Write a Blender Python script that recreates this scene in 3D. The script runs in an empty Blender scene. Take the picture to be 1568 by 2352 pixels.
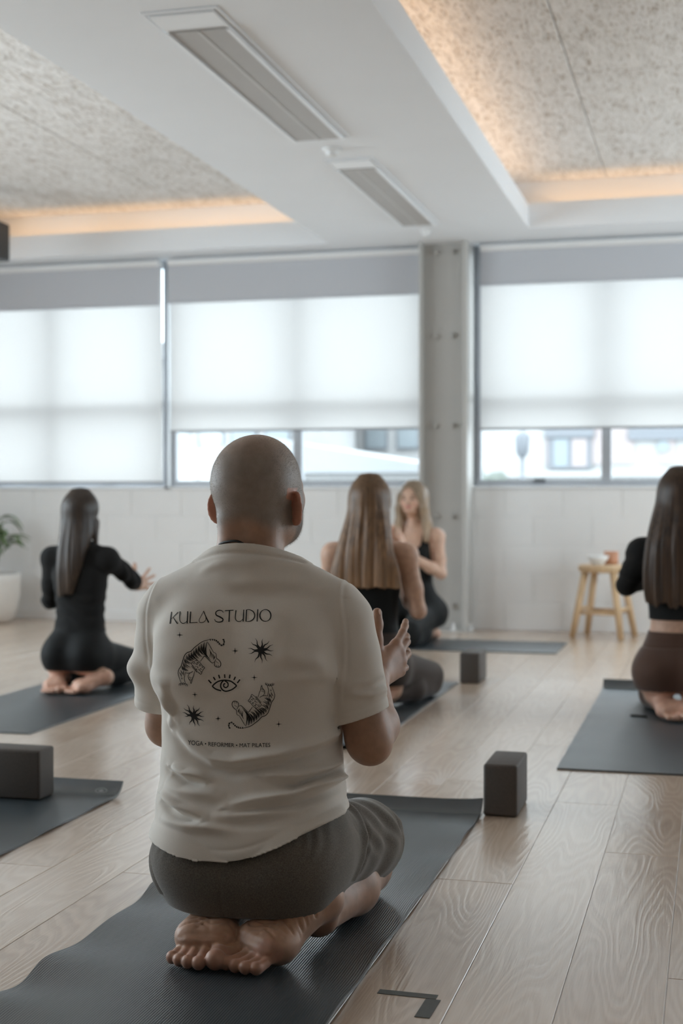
import bpy, bmesh, math, random
import numpy as np
from mathutils import Vector, Matrix
from mathutils.bvhtree import BVHTree

scene = bpy.context.scene
COL = scene.collection
random.seed(7)
RNG = np.random.default_rng(7)

# ------------------------------------------------------------------ camera
cam_d = bpy.data.cameras.new('camera')
cam = bpy.data.objects.new('camera', cam_d)
COL.objects.link(cam)
cam_d.sensor_fit = 'VERTICAL'
cam_d.sensor_height = 36.0
cam_d.lens = 36.0 * 3200 / 2352
cam_d.clip_start = 0.05
cam_d.clip_end = 300
cam.location = (0, 0, 0.93)
cam.rotation_euler = (math.radians(90 - 0.6446), 0, math.radians(14.9426))
cam_d.dof.use_dof = True
cam_d.dof.focus_distance = 2.86
cam_d.dof.aperture_fstop = 3.3
scene.camera = cam

# ------------------------------------------------------------------ world, daylight, exposure
world = bpy.data.worlds.new('overcast_sky')
scene.world = world
world.use_nodes = True
bg = world.node_tree.nodes['Background']
bg.inputs['Color'].default_value = (0.82, 0.92, 1.0, 1)
bg.inputs['Strength'].default_value = 8.5

def portal(name, loc, rot, sx, sy):
    d = bpy.data.lights.new(name, 'AREA')
    d.shape = 'RECTANGLE'
    d.size = sx
    d.size_y = sy
    d.cycles.is_portal = True
    o = bpy.data.objects.new(name, d)
    COL.objects.link(o)
    o.location = loc
    o.rotation_euler = rot
    return o

portal('window_portal', (-2.6, 9.83, 1.85), (math.radians(-90), 0, 0), 6.6, 1.8)
portal('window_portal', (-6.42, 4.22, 1.55), (0, math.radians(-90), 0), 2.3, 5.1)
portal('window_portal', (3.42, 7.32, 1.55), (0, math.radians(90), 0), 2.3, 2.6)

vs = scene.view_settings
vs.view_transform = 'Standard'
vs.look = 'None'
vs.gamma = 1.0
vs.use_curve_mapping = False
vs.exposure = 0.2
scene.cycles.use_denoising = True
scene.cycles.max_bounces = 10
scene.cycles.diffuse_bounces = 6
scene.cycles.transparent_max_bounces = 12
scene.cycles.sample_clamp_indirect = 6.0
scene.cycles.caustics_reflective = False
scene.cycles.caustics_refractive = False

# ------------------------------------------------------------------ tagging and object helpers
def tag(o, label=None, cat=None, group=None, kind=None):
    if label: o['label'] = label
    if cat: o['category'] = cat
    if group: o['group'] = group
    if kind: o['kind'] = kind
    return o

def empty(name, loc=(0, 0, 0), rz=0.0):
    o = bpy.data.objects.new(name, None)
    o.empty_display_size = 0.05
    COL.objects.link(o)
    o.location = loc
    o.rotation_euler = (0, 0, rz)
    return o

def link_mesh(name, me, mat=None, parent=None, smooth=False):
    if mat is not None and len(me.materials) == 0:
        me.materials.append(mat)
    if smooth:
        me.polygons.foreach_set('use_smooth', np.ones(len(me.polygons), dtype=bool))
    o = bpy.data.objects.new(name, me)
    COL.objects.link(o)
    if parent is not None:
        o.parent = parent
    return o

def np_mesh(name, v, f, mat=None, parent=None, smooth=True):
    me = bpy.data.meshes.new(name)
    v = np.asarray(v, dtype=np.float32)
    if isinstance(f, np.ndarray):
        n = f.shape[1]
        me.vertices.add(len(v))
        me.vertices.foreach_set('co', v.ravel())
        me.loops.add(f.size)
        me.loops.foreach_set('vertex_index', f.ravel().astype(np.int32))
        me.polygons.add(len(f))
        me.polygons.foreach_set('loop_start', np.arange(0, f.size, n, dtype=np.int32))
        me.polygons.foreach_set('loop_total', np.full(len(f), n, dtype=np.int32))
        me.update(calc_edges=True)
    else:
        me.from_pydata([tuple(p) for p in v], [], f)
        me.update()
    return link_mesh(name, me, mat, parent, smooth)

class MB:
    """collects simple solids into one bmesh"""
    def __init__(self):
        self.bm = bmesh.new()

    def box(self, x0, x1, y0, y1, z0, z1, bevel=0.0, seg=2, mat=None):
        r = bmesh.ops.create_cube(self.bm, size=1.0)
        vs_ = r['verts']
        for v in vs_:
            v.co = Vector(((x0 + x1) / 2 + v.co.x * (x1 - x0), (y0 + y1) / 2 + v.co.y * (y1 - y0), (z0 + z1) / 2 + v.co.z * (z1 - z0)))
        if mat is not None:
            for v in vs_:
                v.co = mat @ v.co
        if bevel > 0:
            ed = list({e for v in vs_ for e in v.link_edges})
            bmesh.ops.bevel(self.bm, geom=ed, offset=bevel, segments=seg, profile=0.5, affect='EDGES')
        return self

    def tube(self, p0, p1, r0, r1=None, n=16, cap=True):
        p0 = Vector(p0); p1 = Vector(p1)
        r1 = r0 if r1 is None else r1
        d = (p1 - p0)
        q = d.to_track_quat('Z', 'Y')
        rings = []
        for p, r in ((p0, r0), (p1, r1)):
            rings.append([self.bm.verts.new(p + q @ Vector((r * math.cos(a), r * math.sin(a), 0))) for a in [2 * math.pi * i / n for i in range(n)]])
        for i in range(n):
            self.bm.faces.new((rings[0][i], rings[0][(i + 1) % n], rings[1][(i + 1) % n], rings[1][i]))
        if cap:
            self.bm.faces.new(rings[0][::-1]); self.bm.faces.new(rings[1])
        return self

    def lathe(self, prof, n=48, c=(0, 0, 0), close=False):
        rings = []
        for (r, z) in prof:
            if r < 1e-6:
                rings.append([self.bm.verts.new((c[0], c[1], c[2] + z))])
            else:
                rings.append([self.bm.verts.new((c[0] + r * math.cos(2 * math.pi * i / n), c[1] + r * math.sin(2 * math.pi * i / n), c[2] + z)) for i in range(n)])
        for a, b in zip(rings, rings[1:]):
            for i in range(n):
                j = (i + 1) % n
                if len(a) == 1 and len(b) == 1: continue
                if len(a) == 1: self.bm.faces.new((a[0], b[j], b[i]))
                elif len(b) == 1: self.bm.faces.new((a[i], a[j], b[0]))
                else: self.bm.faces.new((a[i], a[j], b[j], b[i]))
        return self

    def prism(self, pts, z0, z1):
        a = [self.bm.verts.new((p[0], p[1], z0)) for p in pts]
        b = [self.bm.verts.new((p[0], p[1], z1)) for p in pts]
        n = len(pts)
        self.bm.faces.new(a[::-1]); self.bm.faces.new(b)
        for i in range(n):
            self.bm.faces.new((a[i], a[(i + 1) % n], b[(i + 1) % n], b[i]))
        return self

    def build(self, name, mat, parent=None, smooth=False, loc=None):
        bmesh.ops.recalc_face_normals(self.bm, faces=self.bm.faces)
        me = bpy.data.meshes.new(name)
        self.bm.to_mesh(me)
        self.bm.free()
        o = link_mesh(name, me, mat, parent, smooth)
        if loc is not None:
            o.location = loc
        if smooth == 'auto':
            pass
        return o

def bevel_mod(o, w=0.003, seg=2):
    m = o.modifiers.new('bevel', 'BEVEL')
    m.width = w; m.segments = seg; m.limit_method = 'ANGLE'; m.angle_limit = math.radians(35)
    return o

# ------------------------------------------------------------------ materials
def nmat(name):
    m = bpy.data.materials.new(name)
    m.use_nodes = True
    nt = m.node_tree
    b = nt.nodes['Principled BSDF']
    return m, nt, b

def new(nt, t, **kw):
    n = nt.nodes.new(t)
    for k, v in kw.items():
        setattr(n, k, v)
    return n

def setc(s, c):
    s.default_value = (c[0], c[1], c[2], 1)

def simple(name, c, rough=0.5, spec=0.5, metal=0.0, sheen=0.0, noise=0.0, nscale=20.0, bump=0.0, bscale=200.0, sss=0.0, stretch=None, rn=0.0):
    m, nt, b = nmat(name)
    setc(b.inputs['Base Color'], c)
    b.inputs['Roughness'].default_value = rough
    b.inputs['Specular IOR Level'].default_value = spec
    b.inputs['Metallic'].default_value = metal
    if sheen:
        b.inputs['Sheen Weight'].default_value = sheen
        b.inputs['Sheen Roughness'].default_value = 0.4
    if sss:
        b.inputs['Subsurface Weight'].default_value = sss
        b.inputs['Subsurface Radius'].default_value = (0.012, 0.005, 0.003)
        b.inputs['Subsurface Scale'].default_value = 1.0
    if noise or bump:
        tc = new(nt, 'ShaderNodeTexCoord')
        mp = new(nt, 'ShaderNodeMapping')
        nt.links.new(tc.outputs['Object'], mp.inputs['Vector'])
        if stretch: mp.inputs['Scale'].default_value = stretch
    if noise:
        n = new(nt, 'ShaderNodeTexNoise')
        n.inputs['Scale'].default_value = nscale
        n.inputs['Detail'].default_value = 5
        nt.links.new(mp.outputs['Vector'], n.inputs['Vector'])
        mr = new(nt, 'ShaderNodeMapRange')
        mr.inputs['From Min'].default_value = 0.3; mr.inputs['From Max'].default_value = 0.7
        mr.inputs['To Min'].default_value = 1 - noise; mr.inputs['To Max'].default_value = 1 + noise
        nt.links.new(n.outputs['Fac'], mr.inputs['Value'])
        mx = new(nt, 'ShaderNodeMix', data_type='RGBA', blend_type='MULTIPLY')
        mx.inputs['Factor'].default_value = 1
        setc(mx.inputs['A'], c)
        nt.links.new(mr.outputs['Result'], mx.inputs['B'])
        nt.links.new(mx.outputs['Result'], b.inputs['Base Color'])
        if rn:
            mr2 = new(nt, 'ShaderNodeMapRange')
            mr2.inputs['From Min'].default_value = 0.3; mr2.inputs['From Max'].default_value = 0.7
            mr2.inputs['To Min'].default_value = rough - rn; mr2.inputs['To Max'].default_value = rough + rn
            nt.links.new(n.outputs['Fac'], mr2.inputs['Value'])
            nt.links.new(mr2.outputs['Result'], b.inputs['Roughness'])
    if bump:
        n2 = new(nt, 'ShaderNodeTexNoise')
        n2.inputs['Scale'].default_value = bscale
        n2.inputs['Detail'].default_value = 4
        nt.links.new(mp.outputs['Vector'], n2.inputs['Vector'])
        bp = new(nt, 'ShaderNodeBump')
        bp.inputs['Strength'].default_value = bump
        bp.inputs['Distance'].default_value = 0.002
        nt.links.new(n2.outputs['Fac'], bp.inputs['Height'])
        nt.links.new(bp.outputs['Normal'], b.inputs['Normal'])
    return m

def math_node(nt, op, a, b=None, clamp=False):
    n = new(nt, 'ShaderNodeMath', operation=op)
    n.use_clamp = clamp
    for i, v in enumerate((a, b)):
        if v is None: continue
        if isinstance(v, (int, float)): n.inputs[i].default_value = v
        else: nt.links.new(v, n.inputs[i])
    return n.outputs[0]

def ramp(nt, fac, stops):
    r = new(nt, 'ShaderNodeValToRGB')
    e = r.color_ramp.elements
    while len(e) < len(stops): e.new(0.5)
    for i, (p, c) in enumerate(stops):
        e[i].position = p
        e[i].color = (c[0], c[1], c[2], 1) if not isinstance(c, (int, float)) else (c, c, c, 1)
    nt.links.new(fac, r.inputs['Fac'])
    return r.outputs['Color']

def wood_floor():
    m, nt, b = nmat('oak_boards')
    tc = new(nt, 'ShaderNodeTexCoord'); oi = new(nt, 'ShaderNodeObjectInfo')
    off = new(nt, 'ShaderNodeCombineXYZ')
    r1 = math_node(nt, 'MULTIPLY', oi.outputs['Random'], 37.0)
    r2 = math_node(nt, 'MULTIPLY', oi.outputs['Random'], 91.0)
    nt.links.new(r1, off.inputs[0]); nt.links.new(r2, off.inputs[1])
    add = new(nt, 'ShaderNodeVectorMath', operation='ADD')
    nt.links.new(tc.outputs['Object'], add.inputs[0]); nt.links.new(off.outputs[0], add.inputs[1])
    mp = new(nt, 'ShaderNodeMapping'); mp.inputs['Scale'].default_value = (6.0, 0.85, 1)
    nt.links.new(add.outputs[0], mp.inputs['Vector'])
    n1 = new(nt, 'ShaderNodeTexNoise'); n1.inputs['Scale'].default_value = 1.0; n1.inputs['Detail'].default_value = 2.0; n1.inputs['Roughness'].default_value = 0.35
    nt.links.new(mp.outputs[0], n1.inputs['Vector'])
    # contour lines of a stretched noise make the cathedral grain
    c1 = math_node(nt, 'MULTIPLY', n1.outputs['Fac'], 170.0)
    s1 = math_node(nt, 'SINE', c1)
    mpf = new(nt, 'ShaderNodeMapping'); mpf.inputs['Scale'].default_value = (260, 9, 1)
    nt.links.new(add.outputs[0], mpf.inputs['Vector'])
    n2 = new(nt, 'ShaderNodeTexNoise'); n2.inputs['Scale'].default_value = 1.0; n2.inputs['Detail'].default_value = 3
    nt.links.new(mpf.outputs[0], n2.inputs['Vector'])
    n3 = new(nt, 'ShaderNodeTexNoise'); n3.inputs['Scale'].default_value = 3.0; n3.inputs['Detail'].default_value = 4
    nt.links.new(add.outputs[0], n3.inputs['Vector'])
    grain = math_node(nt, 'ADD', math_node(nt, 'MULTIPLY', s1, 0.22), math_node(nt, 'MULTIPLY', n2.outputs['Fac'], 0.8))
    tone = math_node(nt, 'ADD', math_node(nt, 'MULTIPLY', oi.outputs['Random'], 0.30), math_node(nt, 'MULTIPLY', n3.outputs['Fac'], 0.5))
    t2 = math_node(nt, 'ADD', math_node(nt, 'MULTIPLY', grain, 0.45), tone)
    colr = ramp(nt, t2, [(0.25, (0.42, 0.295, 0.205)), (0.6, (0.56, 0.43, 0.325)), (1.0, (0.68, 0.56, 0.455))])
    # dark pinholes and knots
    vo = new(nt, 'ShaderNodeTexVoronoi'); vo.inputs['Scale'].default_value = 5.5
    nt.links.new(add.outputs[0], vo.inputs['Vector'])
    kn = math_node(nt, 'LESS_THAN', vo.outputs['Distance'], 0.018)
    mx = new(nt, 'ShaderNodeMix', data_type='RGBA'); setc(mx.inputs['B'], (0.07, 0.04, 0.025))
    nt.links.new(kn, mx.inputs['Factor']); nt.links.new(colr, mx.inputs['A'])
    nt.links.new(mx.outputs['Result'], b.inputs['Base Color'])
    rr = new(nt, 'ShaderNodeMapRange'); rr.inputs['To Min'].default_value = 0.27; rr.inputs['To Max'].default_value = 0.44
    nt.links.new(n3.outputs['Fac'], rr.inputs['Value']); nt.links.new(rr.outputs[0], b.inputs['Roughness'])
    b.inputs['Specular IOR Level'].default_value = 1.0
    s1p = math_node(nt, 'MAXIMUM', s1, -0.2)
    hgt = math_node(nt, 'ADD', math_node(nt, 'MULTIPLY', s1p, 0.55), math_node(nt, 'MULTIPLY', n2.outputs['Fac'], 0.9))
    bp = new(nt, 'ShaderNodeBump'); bp.inputs['Strength'].default_value = 0.22; bp.inputs['Distance'].default_value = 0.0016
    nt.links.new(hgt, bp.inputs['Height']); nt.links.new(bp.outputs[0], b.inputs['Normal'])
    nt.links.new(bp.outputs[0], b.inputs['Coat Normal'])
    b.inputs['Coat Weight'].default_value = 0.9; b.inputs['Coat Roughness'].default_value = 0.20; b.inputs['Coat IOR'].default_value = 1.6
    return m

def wood_wool():
    m, nt, b = nmat('wood_wool_board')
    tc = new(nt, 'ShaderNodeTexCoord'); oi = new(nt, 'ShaderNodeObjectInfo')
    add = new(nt, 'ShaderNodeVectorMath', operation='ADD')
    sc = new(nt, 'ShaderNodeVectorMath', operation='SCALE'); sc.inputs[0].default_value = (31, 17, 0)
    nt.links.new(oi.outputs['Random'], sc.inputs['Scale'])
    nt.links.new(tc.outputs['Object'], add.inputs[0]); nt.links.new(sc.outputs[0], add.inputs[1])
    hs = []
    for k, (ang, s, sq) in enumerate(((0.5, 17, 0.22), (-0.7, 20, 0.20), (1.35, 16, 0.24), (2.2, 23, 0.22))):
        mp = new(nt, 'ShaderNodeMapping')
        mp.inputs['Rotation'].default_value = (0, 0, ang); mp.inputs['Scale'].default_value = (1, sq, 1); mp.inputs['Location'].default_value = (k * 3.3, k * 1.7, 0)
        nt.links.new(add.outputs[0], mp.inputs['Vector'])
        n = new(nt, 'ShaderNodeTexNoise'); n.inputs['Scale'].default_value = s; n.inputs['Detail'].default_value = 1.5; n.inputs['Distortion'].default_value = 1.6
        nt.links.new(mp.outputs[0], n.inputs['Vector'])
        rdg = math_node(nt, 'ABSOLUTE', math_node(nt, 'SUBTRACT', n.outputs['Fac'], 0.5))
        hs.append(math_node(nt, 'SUBTRACT', 1.0, math_node(nt, 'MULTIPLY', rdg, 11.0), clamp=True))
    h = math_node(nt, 'MAXIMUM', math_node(nt, 'MAXIMUM', hs[0], hs[1]), math_node(nt, 'MAXIMUM', hs[2], hs[3]))
    big = new(nt, 'ShaderNodeTexNoise'); big.inputs['Scale'].default_value = 7.0; big.inputs['Detail'].default_value = 4
    nt.links.new(add.outputs[0], big.inputs['Vector'])
    t = math_node(nt, 'ADD', math_node(nt, 'MULTIPLY', h, 0.75), math_node(nt, 'MULTIPLY', big.outputs['Fac'], 0.35))
    colr = ramp(nt, t, [(0.12, (0.52, 0.465, 0.41)), (0.5, (0.67, 0.635, 0.59)), (0.95, (0.90, 0.885, 0.87))])
    nt.links.new(colr, b.inputs['Base Color'])
    b.inputs['Roughness'].default_value = 0.9
    b.inputs['Specular IOR Level'].default_value = 0.2
    bp = new(nt, 'ShaderNodeBump'); bp.inputs['Strength'].default_value = 0.8; bp.inputs['Distance'].default_value = 0.006
    nt.links.new(t, bp.inputs['Height']); nt.links.new(bp.outputs[0], b.inputs['Normal'])
    return m

def mat_rubber():
    m, nt, b = nmat('yoga_mat_rubber')
    tc = new(nt, 'ShaderNodeTexCoord')
    sp = new(nt, 'ShaderNodeSeparateXYZ'); nt.links.new(tc.outputs['Object'], sp.inputs[0])
    s = math_node(nt, 'SINE', math_node(nt, 'MULTIPLY', sp.outputs[0], 2 * math.pi / 0.0052))
    s2 = math_node(nt, 'SINE', math_node(nt, 'MULTIPLY', sp.outputs[1], 2 * math.pi / 0.0065))
    nz = new(nt, 'ShaderNodeTexNoise'); nz.inputs['Scale'].default_value = 5; nz.inputs['Detail'].default_value = 6
    nt.links.new(tc.outputs['Object'], nz.inputs['Vector'])
    colr = ramp(nt, nz.outputs['Fac'], [(0.3, (0.028, 0.037, 0.043)), (0.7, (0.046, 0.058, 0.066))])
    nt.links.new(colr, b.inputs['Base Color'])
    b.inputs['Roughness'].default_value = 0.33
    b.inputs['Specular IOR Level'].default_value = 1.0
    h = math_node(nt, 'ADD', s, math_node(nt, 'MULTIPLY', s2, 0.25))
    bp = new(nt, 'ShaderNodeBump'); bp.inputs['Strength'].default_value = 0.35; bp.inputs['Distance'].default_value = 0.0008
    nt.links.new(h, bp.inputs['Height']); nt.links.new(bp.outputs[0], b.inputs['Normal'])
    return m

def glass_mat(name, tint):
    m = bpy.data.materials.new(name); m.use_nodes = True
    nt = m.node_tree; nt.nodes.clear()
    out = new(nt, 'ShaderNodeOutputMaterial')
    t = new(nt, 'ShaderNodeBsdfTransparent'); setc(t.inputs['Color'], tint)
    g = new(nt, 'ShaderNodeBsdfGlossy'); g.inputs['Roughness'].default_value = 0.02
    mx = new(nt, 'ShaderNodeMixShader'); mx.inputs[0].default_value = 0.05
    nt.links.new(t.outputs[0], mx.inputs[1]); nt.links.new(g.outputs[0], mx.inputs[2]); nt.links.new(mx.outputs[0], out.inputs['Surface'])
    return m

def blind_mat(name, trans, diff, clear):
    m = bpy.data.materials.new(name); m.use_nodes = True
    nt = m.node_tree; nt.nodes.clear()
    out = new(nt, 'ShaderNodeOutputMaterial')
    tl = new(nt, 'ShaderNodeBsdfTranslucent'); setc(tl.inputs['Color'], trans)
    df = new(nt, 'ShaderNodeBsdfDiffuse'); setc(df.inputs['Color'], diff)
    ad = new(nt, 'ShaderNodeAddShader')
    nt.links.new(tl.outputs[0], ad.inputs[0]); nt.links.new(df.outputs[0], ad.inputs[1])
    if clear:
        tr = new(nt, 'ShaderNodeBsdfTransparent'); setc(tr.inputs['Color'], (clear,) * 3)
        a2 = new(nt, 'ShaderNodeAddShader')
        nt.links.new(ad.outputs[0], a2.inputs[0]); nt.links.new(tr.outputs[0], a2.inputs[1]); ad = a2
    nt.links.new(ad.outputs[0], out.inputs['Surface'])
    return m

def emit_mat(name, c, s):
    m = bpy.data.materials.new(name); m.use_nodes = True
    nt = m.node_tree; nt.nodes.clear()
    out = new(nt, 'ShaderNodeOutputMaterial'); e = new(nt, 'ShaderNodeEmission')
    setc(e.inputs['Color'], c); e.inputs['Strength'].default_value = s
    nt.links.new(e.outputs[0], out.inputs['Surface'])
    return m

M = {}
M['floor'] = wood_floor()
M['floor_base'] = simple('floor_gap', (0.12, 0.08, 0.05), 0.7)
M['wall'] = simple('painted_block_wall', (0.81, 0.805, 0.80), 0.55, 0.3, noise=0.02, nscale=3, bump=0.12, bscale=120)
M['rear_wall'] = simple('rear_wall_taupe', (0.30, 0.265, 0.235), 0.7, 0.3, noise=0.02, nscale=3)  # unseen wall, colour darkened to cut the bounce onto people's backs
M['ceiling'] = simple('ceiling_white_paint', (0.80, 0.82, 0.845), 0.6, 0.3, noise=0.012, nscale=2)
M['wool'] = wood_wool()
M['rubber'] = mat_rubber()
M['glass'] = glass_mat('window_glass', (0.93, 0.95, 0.95))
M['frame'] = simple('grey_window_frame', (0.36, 0.37, 0.39), 0.4, 0.5, noise=0.02)
M['sill'] = simple('white_sill_paint', (0.83, 0.84, 0.85), 0.4)
M['sheer'] = blind_mat('sunscreen_blind_fabric', (0.415, 0.405, 0.395), (0.32, 0.325, 0.33), 0.02)
M['blockout'] = blind_mat('blockout_blind_fabric', (0.012, 0.012, 0.012), (0.53, 0.54, 0.57), 0)
M['rail'] = simple('blind_hem_bar', (0.30, 0.30, 0.31), 0.4)
M['steel'] = simple('column_cream_enamel', (0.50, 0.485, 0.46), 0.38, 0.5, noise=0.02, nscale=4)
M['grille'] = simple('heater_panel_grey', (0.42, 0.40, 0.38), 0.45, 0.4, noise=0.02, nscale=8)
M['heater'] = simple('heater_trim_white', (0.80, 0.81, 0.82), 0.35)
M['plastic_white'] = simple('white_plastic', (0.78, 0.78, 0.78), 0.35)
M['black'] = simple('black_plastic', (0.02, 0.02, 0.02), 0.45)
M['block'] = simple('cork_grey_foam', (0.085, 0.072, 0.064), 0.62, 0.35, noise=0.10, nscale=160, bump=0.15, bscale=500)
M['stool'] = simple('pale_elm_wood', (0.60, 0.42, 0.25), 0.5, 0.4, noise=0.16, nscale=5, stretch=(14, 14, 1.2), bump=0.1, bscale=30)
M['ceramic'] = simple('white_ceramic', (0.80, 0.79, 0.77), 0.3)
M['terracotta'] = simple('terracotta_glaze', (0.55, 0.27, 0.16), 0.5, noise=0.06)
M['pot'] = simple('planter_white_composite', (0.74, 0.71, 0.67), 0.6, noise=0.03, nscale=30, bump=0.1)
M['soil'] = simple('potting_soil', (0.035, 0.026, 0.02), 0.95, bump=0.8, bscale=90)
M['leaf'] = simple('leaf_green', (0.10, 0.15, 0.055), 0.45, noise=0.2, nscale=12)
M['tape'] = simple('floor_tape_grey', (0.075, 0.080, 0.075), 0.55, noise=0.06, nscale=40)
M['logo'] = simple('logo_print_grey', (0.30, 0.31, 0.31), 0.6)
M['led'] = emit_mat('warm_led', (1.0, 0.60, 0.30), 7.0)
M['facade'] = simple('outside_render_white', (0.27, 0.265, 0.26), 0.8, noise=0.03, nscale=0.6)
M['brick'] = simple('outside_pale_brick', (0.24, 0.205, 0.20), 0.8, noise=0.05, nscale=1.5)
M['roofing'] = simple('outside_roof_metal', (0.21, 0.215, 0.22), 0.6, noise=0.05, nscale=0.8)
M['outframe'] = simple('outside_window_trim', (0.11, 0.115, 0.125), 0.6)
M['outglass'] = simple('outside_window_glass', (0.16, 0.18, 0.19), 0.3)
M['ground'] = simple('street_concrete', (0.30, 0.30, 0.30), 0.9)
M['lamp'] = simple('street_lamp_grey', (0.09, 0.095, 0.105), 0.5)
M['foliage'] = simple('bush_green', (0.09, 0.10, 0.085), 0.8, noise=0.3, nscale=10)
# ------------------------------------------------------------------ room shell
XL, XR, YR, YB, ZC = -6.2, 3.2, -3.0, 9.65, 2.68

floor = MB().box(XL, XR, YR, YB + 0.2, -0.12, -0.012).build('floor', M['floor_base'])
tag(floor, 'pale oak board floor with satin finish', None, None, 'structure')
pw, plen = 0.1895, 1.9
gap = 0.0014
plank_me = None
seams = {-1: 3.325, 1: 3.686, -5: 3.18, -2: 2.6, 0: 4.25, -3: 4.4, -4: 3.6, -6: 4.3, 2: 2.75}
def plank_obj(L):
    return MB().box(-pw / 2 + gap / 2, pw / 2 - gap / 2, -L / 2 + gap / 2, L / 2 - gap / 2, -0.012, 0.0, bevel=0.001, seg=1).build('plank', M['floor'], floor)
for k in range(-30, 8):
    xc = -0.462 + pw * k + pw / 2
    y = (seams[k] if k in seams else (k * 0.618 % 1.0) * plen) - 3 * plen
    while y < YB:
        y0, y1 = y, min(y + plen, YB + 0.05)
        y += plen
        # keep only boards the view can reach
        if y1 < 1.6 or y1 - y0 < 0.12: continue
        if xc < -0.55 * y1 - 0.45 or xc > -0.02 * y0 + 0.25: continue
        if abs(y1 - y0 - plen) < 1e-6:
            if plank_me is None:
                o = plank_obj(plen); plank_me = o.data
            else:
                o = bpy.data.objects.new('plank', plank_me); COL.objects.link(o); o.parent = floor
        else:
            o = plank_obj(y1 - y0)
        o.location = (xc, (y0 + y1) / 2, 0)
# boards out of view, joined
rest = MB().box(XL, XR, YR, YB, -0.0118, -0.0035).build('planks_beyond_view', M['floor'], floor)
rest['kind'] = 'stuff'

# back wall: painted block courses under the windows
wall_back = MB().box(XL - 0.2, XR + 0.2, YB + 0.004, YB + 0.2, -0.12, 0.985).build('wall_back', M['wall'])
pier = [(-6.4, -5.82), (-1.95, -1.62), (0.2, 0.42), (2.3, 3.4)]
for a, b_ in pier:
    p = MB().box(a, b_, YB, YB + 0.2, 0.985, ZC + 0.02).build('pier', M['wall'], wall_back)
tag(wall_back, 'cream painted block wall under the windows', None, None, 'structure')
bw, bh = 0.40, 0.197
mbk = MB().box(-bw / 2 + 0.003, bw / 2 - 0.003, 0, 0.012, 0.003, bh - 0.003, bevel=0.002, seg=1)
blk = None
for r in range(5):
    x = XL + (0.2 if r % 2 else 0.0) + 0.0
    while x < XR:
        if blk is None:
            o = mbk.build('wall_block', M['wall'], wall_back); blk = o.data
        else:
            o = bpy.data.objects.new('wall_block', blk); COL.objects.link(o); o.parent = wall_back
        o.location = (x + bw / 2, YB - 0.0005 + RNG.uniform(-0.0006, 0.0006), r * bh)
        x += bw
bb = MB().box(XL, -1.98, YB - 0.014, YB, 0.0, 0.075, bevel=0.003).build('baseboard_back', M['wall'])
tag(bb, 'low cream skirting along the block wall', None, None, 'structure')

# side and rear walls
def wall_box(name, args, label):
    o = MB().box(*args).build(name, M['wall'])
    return tag(o, label, None, None, 'structure')
def glazed_wall(name, xa, xb, bays, label):
    w_ = MB()
    w_.box(xa, xb, YR, YB + 0.2, -0.12, 0.42)
    w_.box(xa, xb, YR, YB + 0.2, 2.66, 3.3)
    ys2 = [YR] + [v for q in bays for v in q] + [YB + 0.2]
    for a, b_ in zip(ys2[0::2], ys2[1::2]):
        w_.box(xa, xb, a, b_, 0.42, 2.66)
    tag(w_.build(name, M['wall']), label, None, None, 'structure')
BAYS_L = ((1.7, 4.15), (4.3, 6.75))
BAYS_R = ((6.1, 8.55),)  # unseen bay added to brighten the right side of the room
glazed_wall('wall_left', XL - 0.2, XL, BAYS_L, 'white side wall with tall windows')
glazed_wall('wall_right', XR, XR + 0.2, BAYS_R, 'white side wall opposite, with an unseen window bay added for daylight')
wall_box('wall_rear', (XL - 0.2, XR + 0.2, YR - 0.2, YR, -0.12, 3.3), 'unseen rear wall, made taupe to dim the bounced light')
bpy.data.objects['wall_rear'].data.materials[0] = M['rear_wall']

# windows in the back wall
def back_window(name, x0, x1, xm, label):
    w = empty(name, (0, 0, 0)); tag(w, label, None, None, 'structure')
    yg = YB + 0.07
    f = MB()
    f.box(x0, x1, yg - 0.03, yg + 0.03, 1.0, 1.045)
    f.box(x0, x1, yg - 0.03, yg + 0.03, ZC - 0.05, ZC)
    f.box(x0, x0 + 0.045, yg - 0.03, yg + 0.03, 1.045, ZC - 0.05)
    f.box(x1 - 0.045, x1, yg - 0.03, yg + 0.03, 1.045, ZC - 0.05)
    f.build('window_frame', M['frame'], w)
    MB().box(xm - 0.032, xm + 0.032, yg - 0.032, yg + 0.032, 1.045, ZC - 0.05).build('mullion', M['frame'], w)
    for a, b_ in ((x0 + 0.045, xm - 0.032), (xm + 0.032, x1 - 0.045)):
        MB().box(a, b_, yg - 0.028, yg + 0.028, 1.59, 1.645).build('transom', M['frame'], w)
        MB().box(a, b_, yg - 0.003, yg + 0.003, 1.045, 1.59).build('pane', M['glass'], w)
        MB().box(a, b_, yg - 0.003, yg + 0.003, 1.645, ZC - 0.05).build('pane', M['glass'], w)
    MB().box(x0 - 0.03, x1 + 0.03, YB - 0.02, YB + 0.045, 0.985, 1.0, bevel=0.003).build('window_sill', M['sill'], w)
    # white reveal boards at the jambs
    MB().box(x0 - 0.012, x0, YB - 0.006, YB + 0.05, 1.0, ZC).build('jamb', M['sill'], w)
    MB().box(x1, x1 + 0.012, YB - 0.006, YB + 0.05, 1.0, ZC).build('jamb', M['sill'], w)
    # two small catches on the bottom rail
    for xx in ((x0 + xm) / 2, (xm + x1) / 2):
        MB().box(xx - 0.04, xx + 0.04, yg - 0.045, yg - 0.03, 1.03, 1.05, bevel=0.003).build('catch', M['black'], w)
    return w
back_window('window_1', -5.82, -3.915, -4.86, 'grey framed window bay fully covered by a sheer blind')
back_window('window_2', -3.90, -1.95, -2.915, 'grey framed window bay left of the steel column')
back_window('window_3', -1.62, 0.20, -0.71, 'grey framed window bay right of the steel column')
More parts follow.
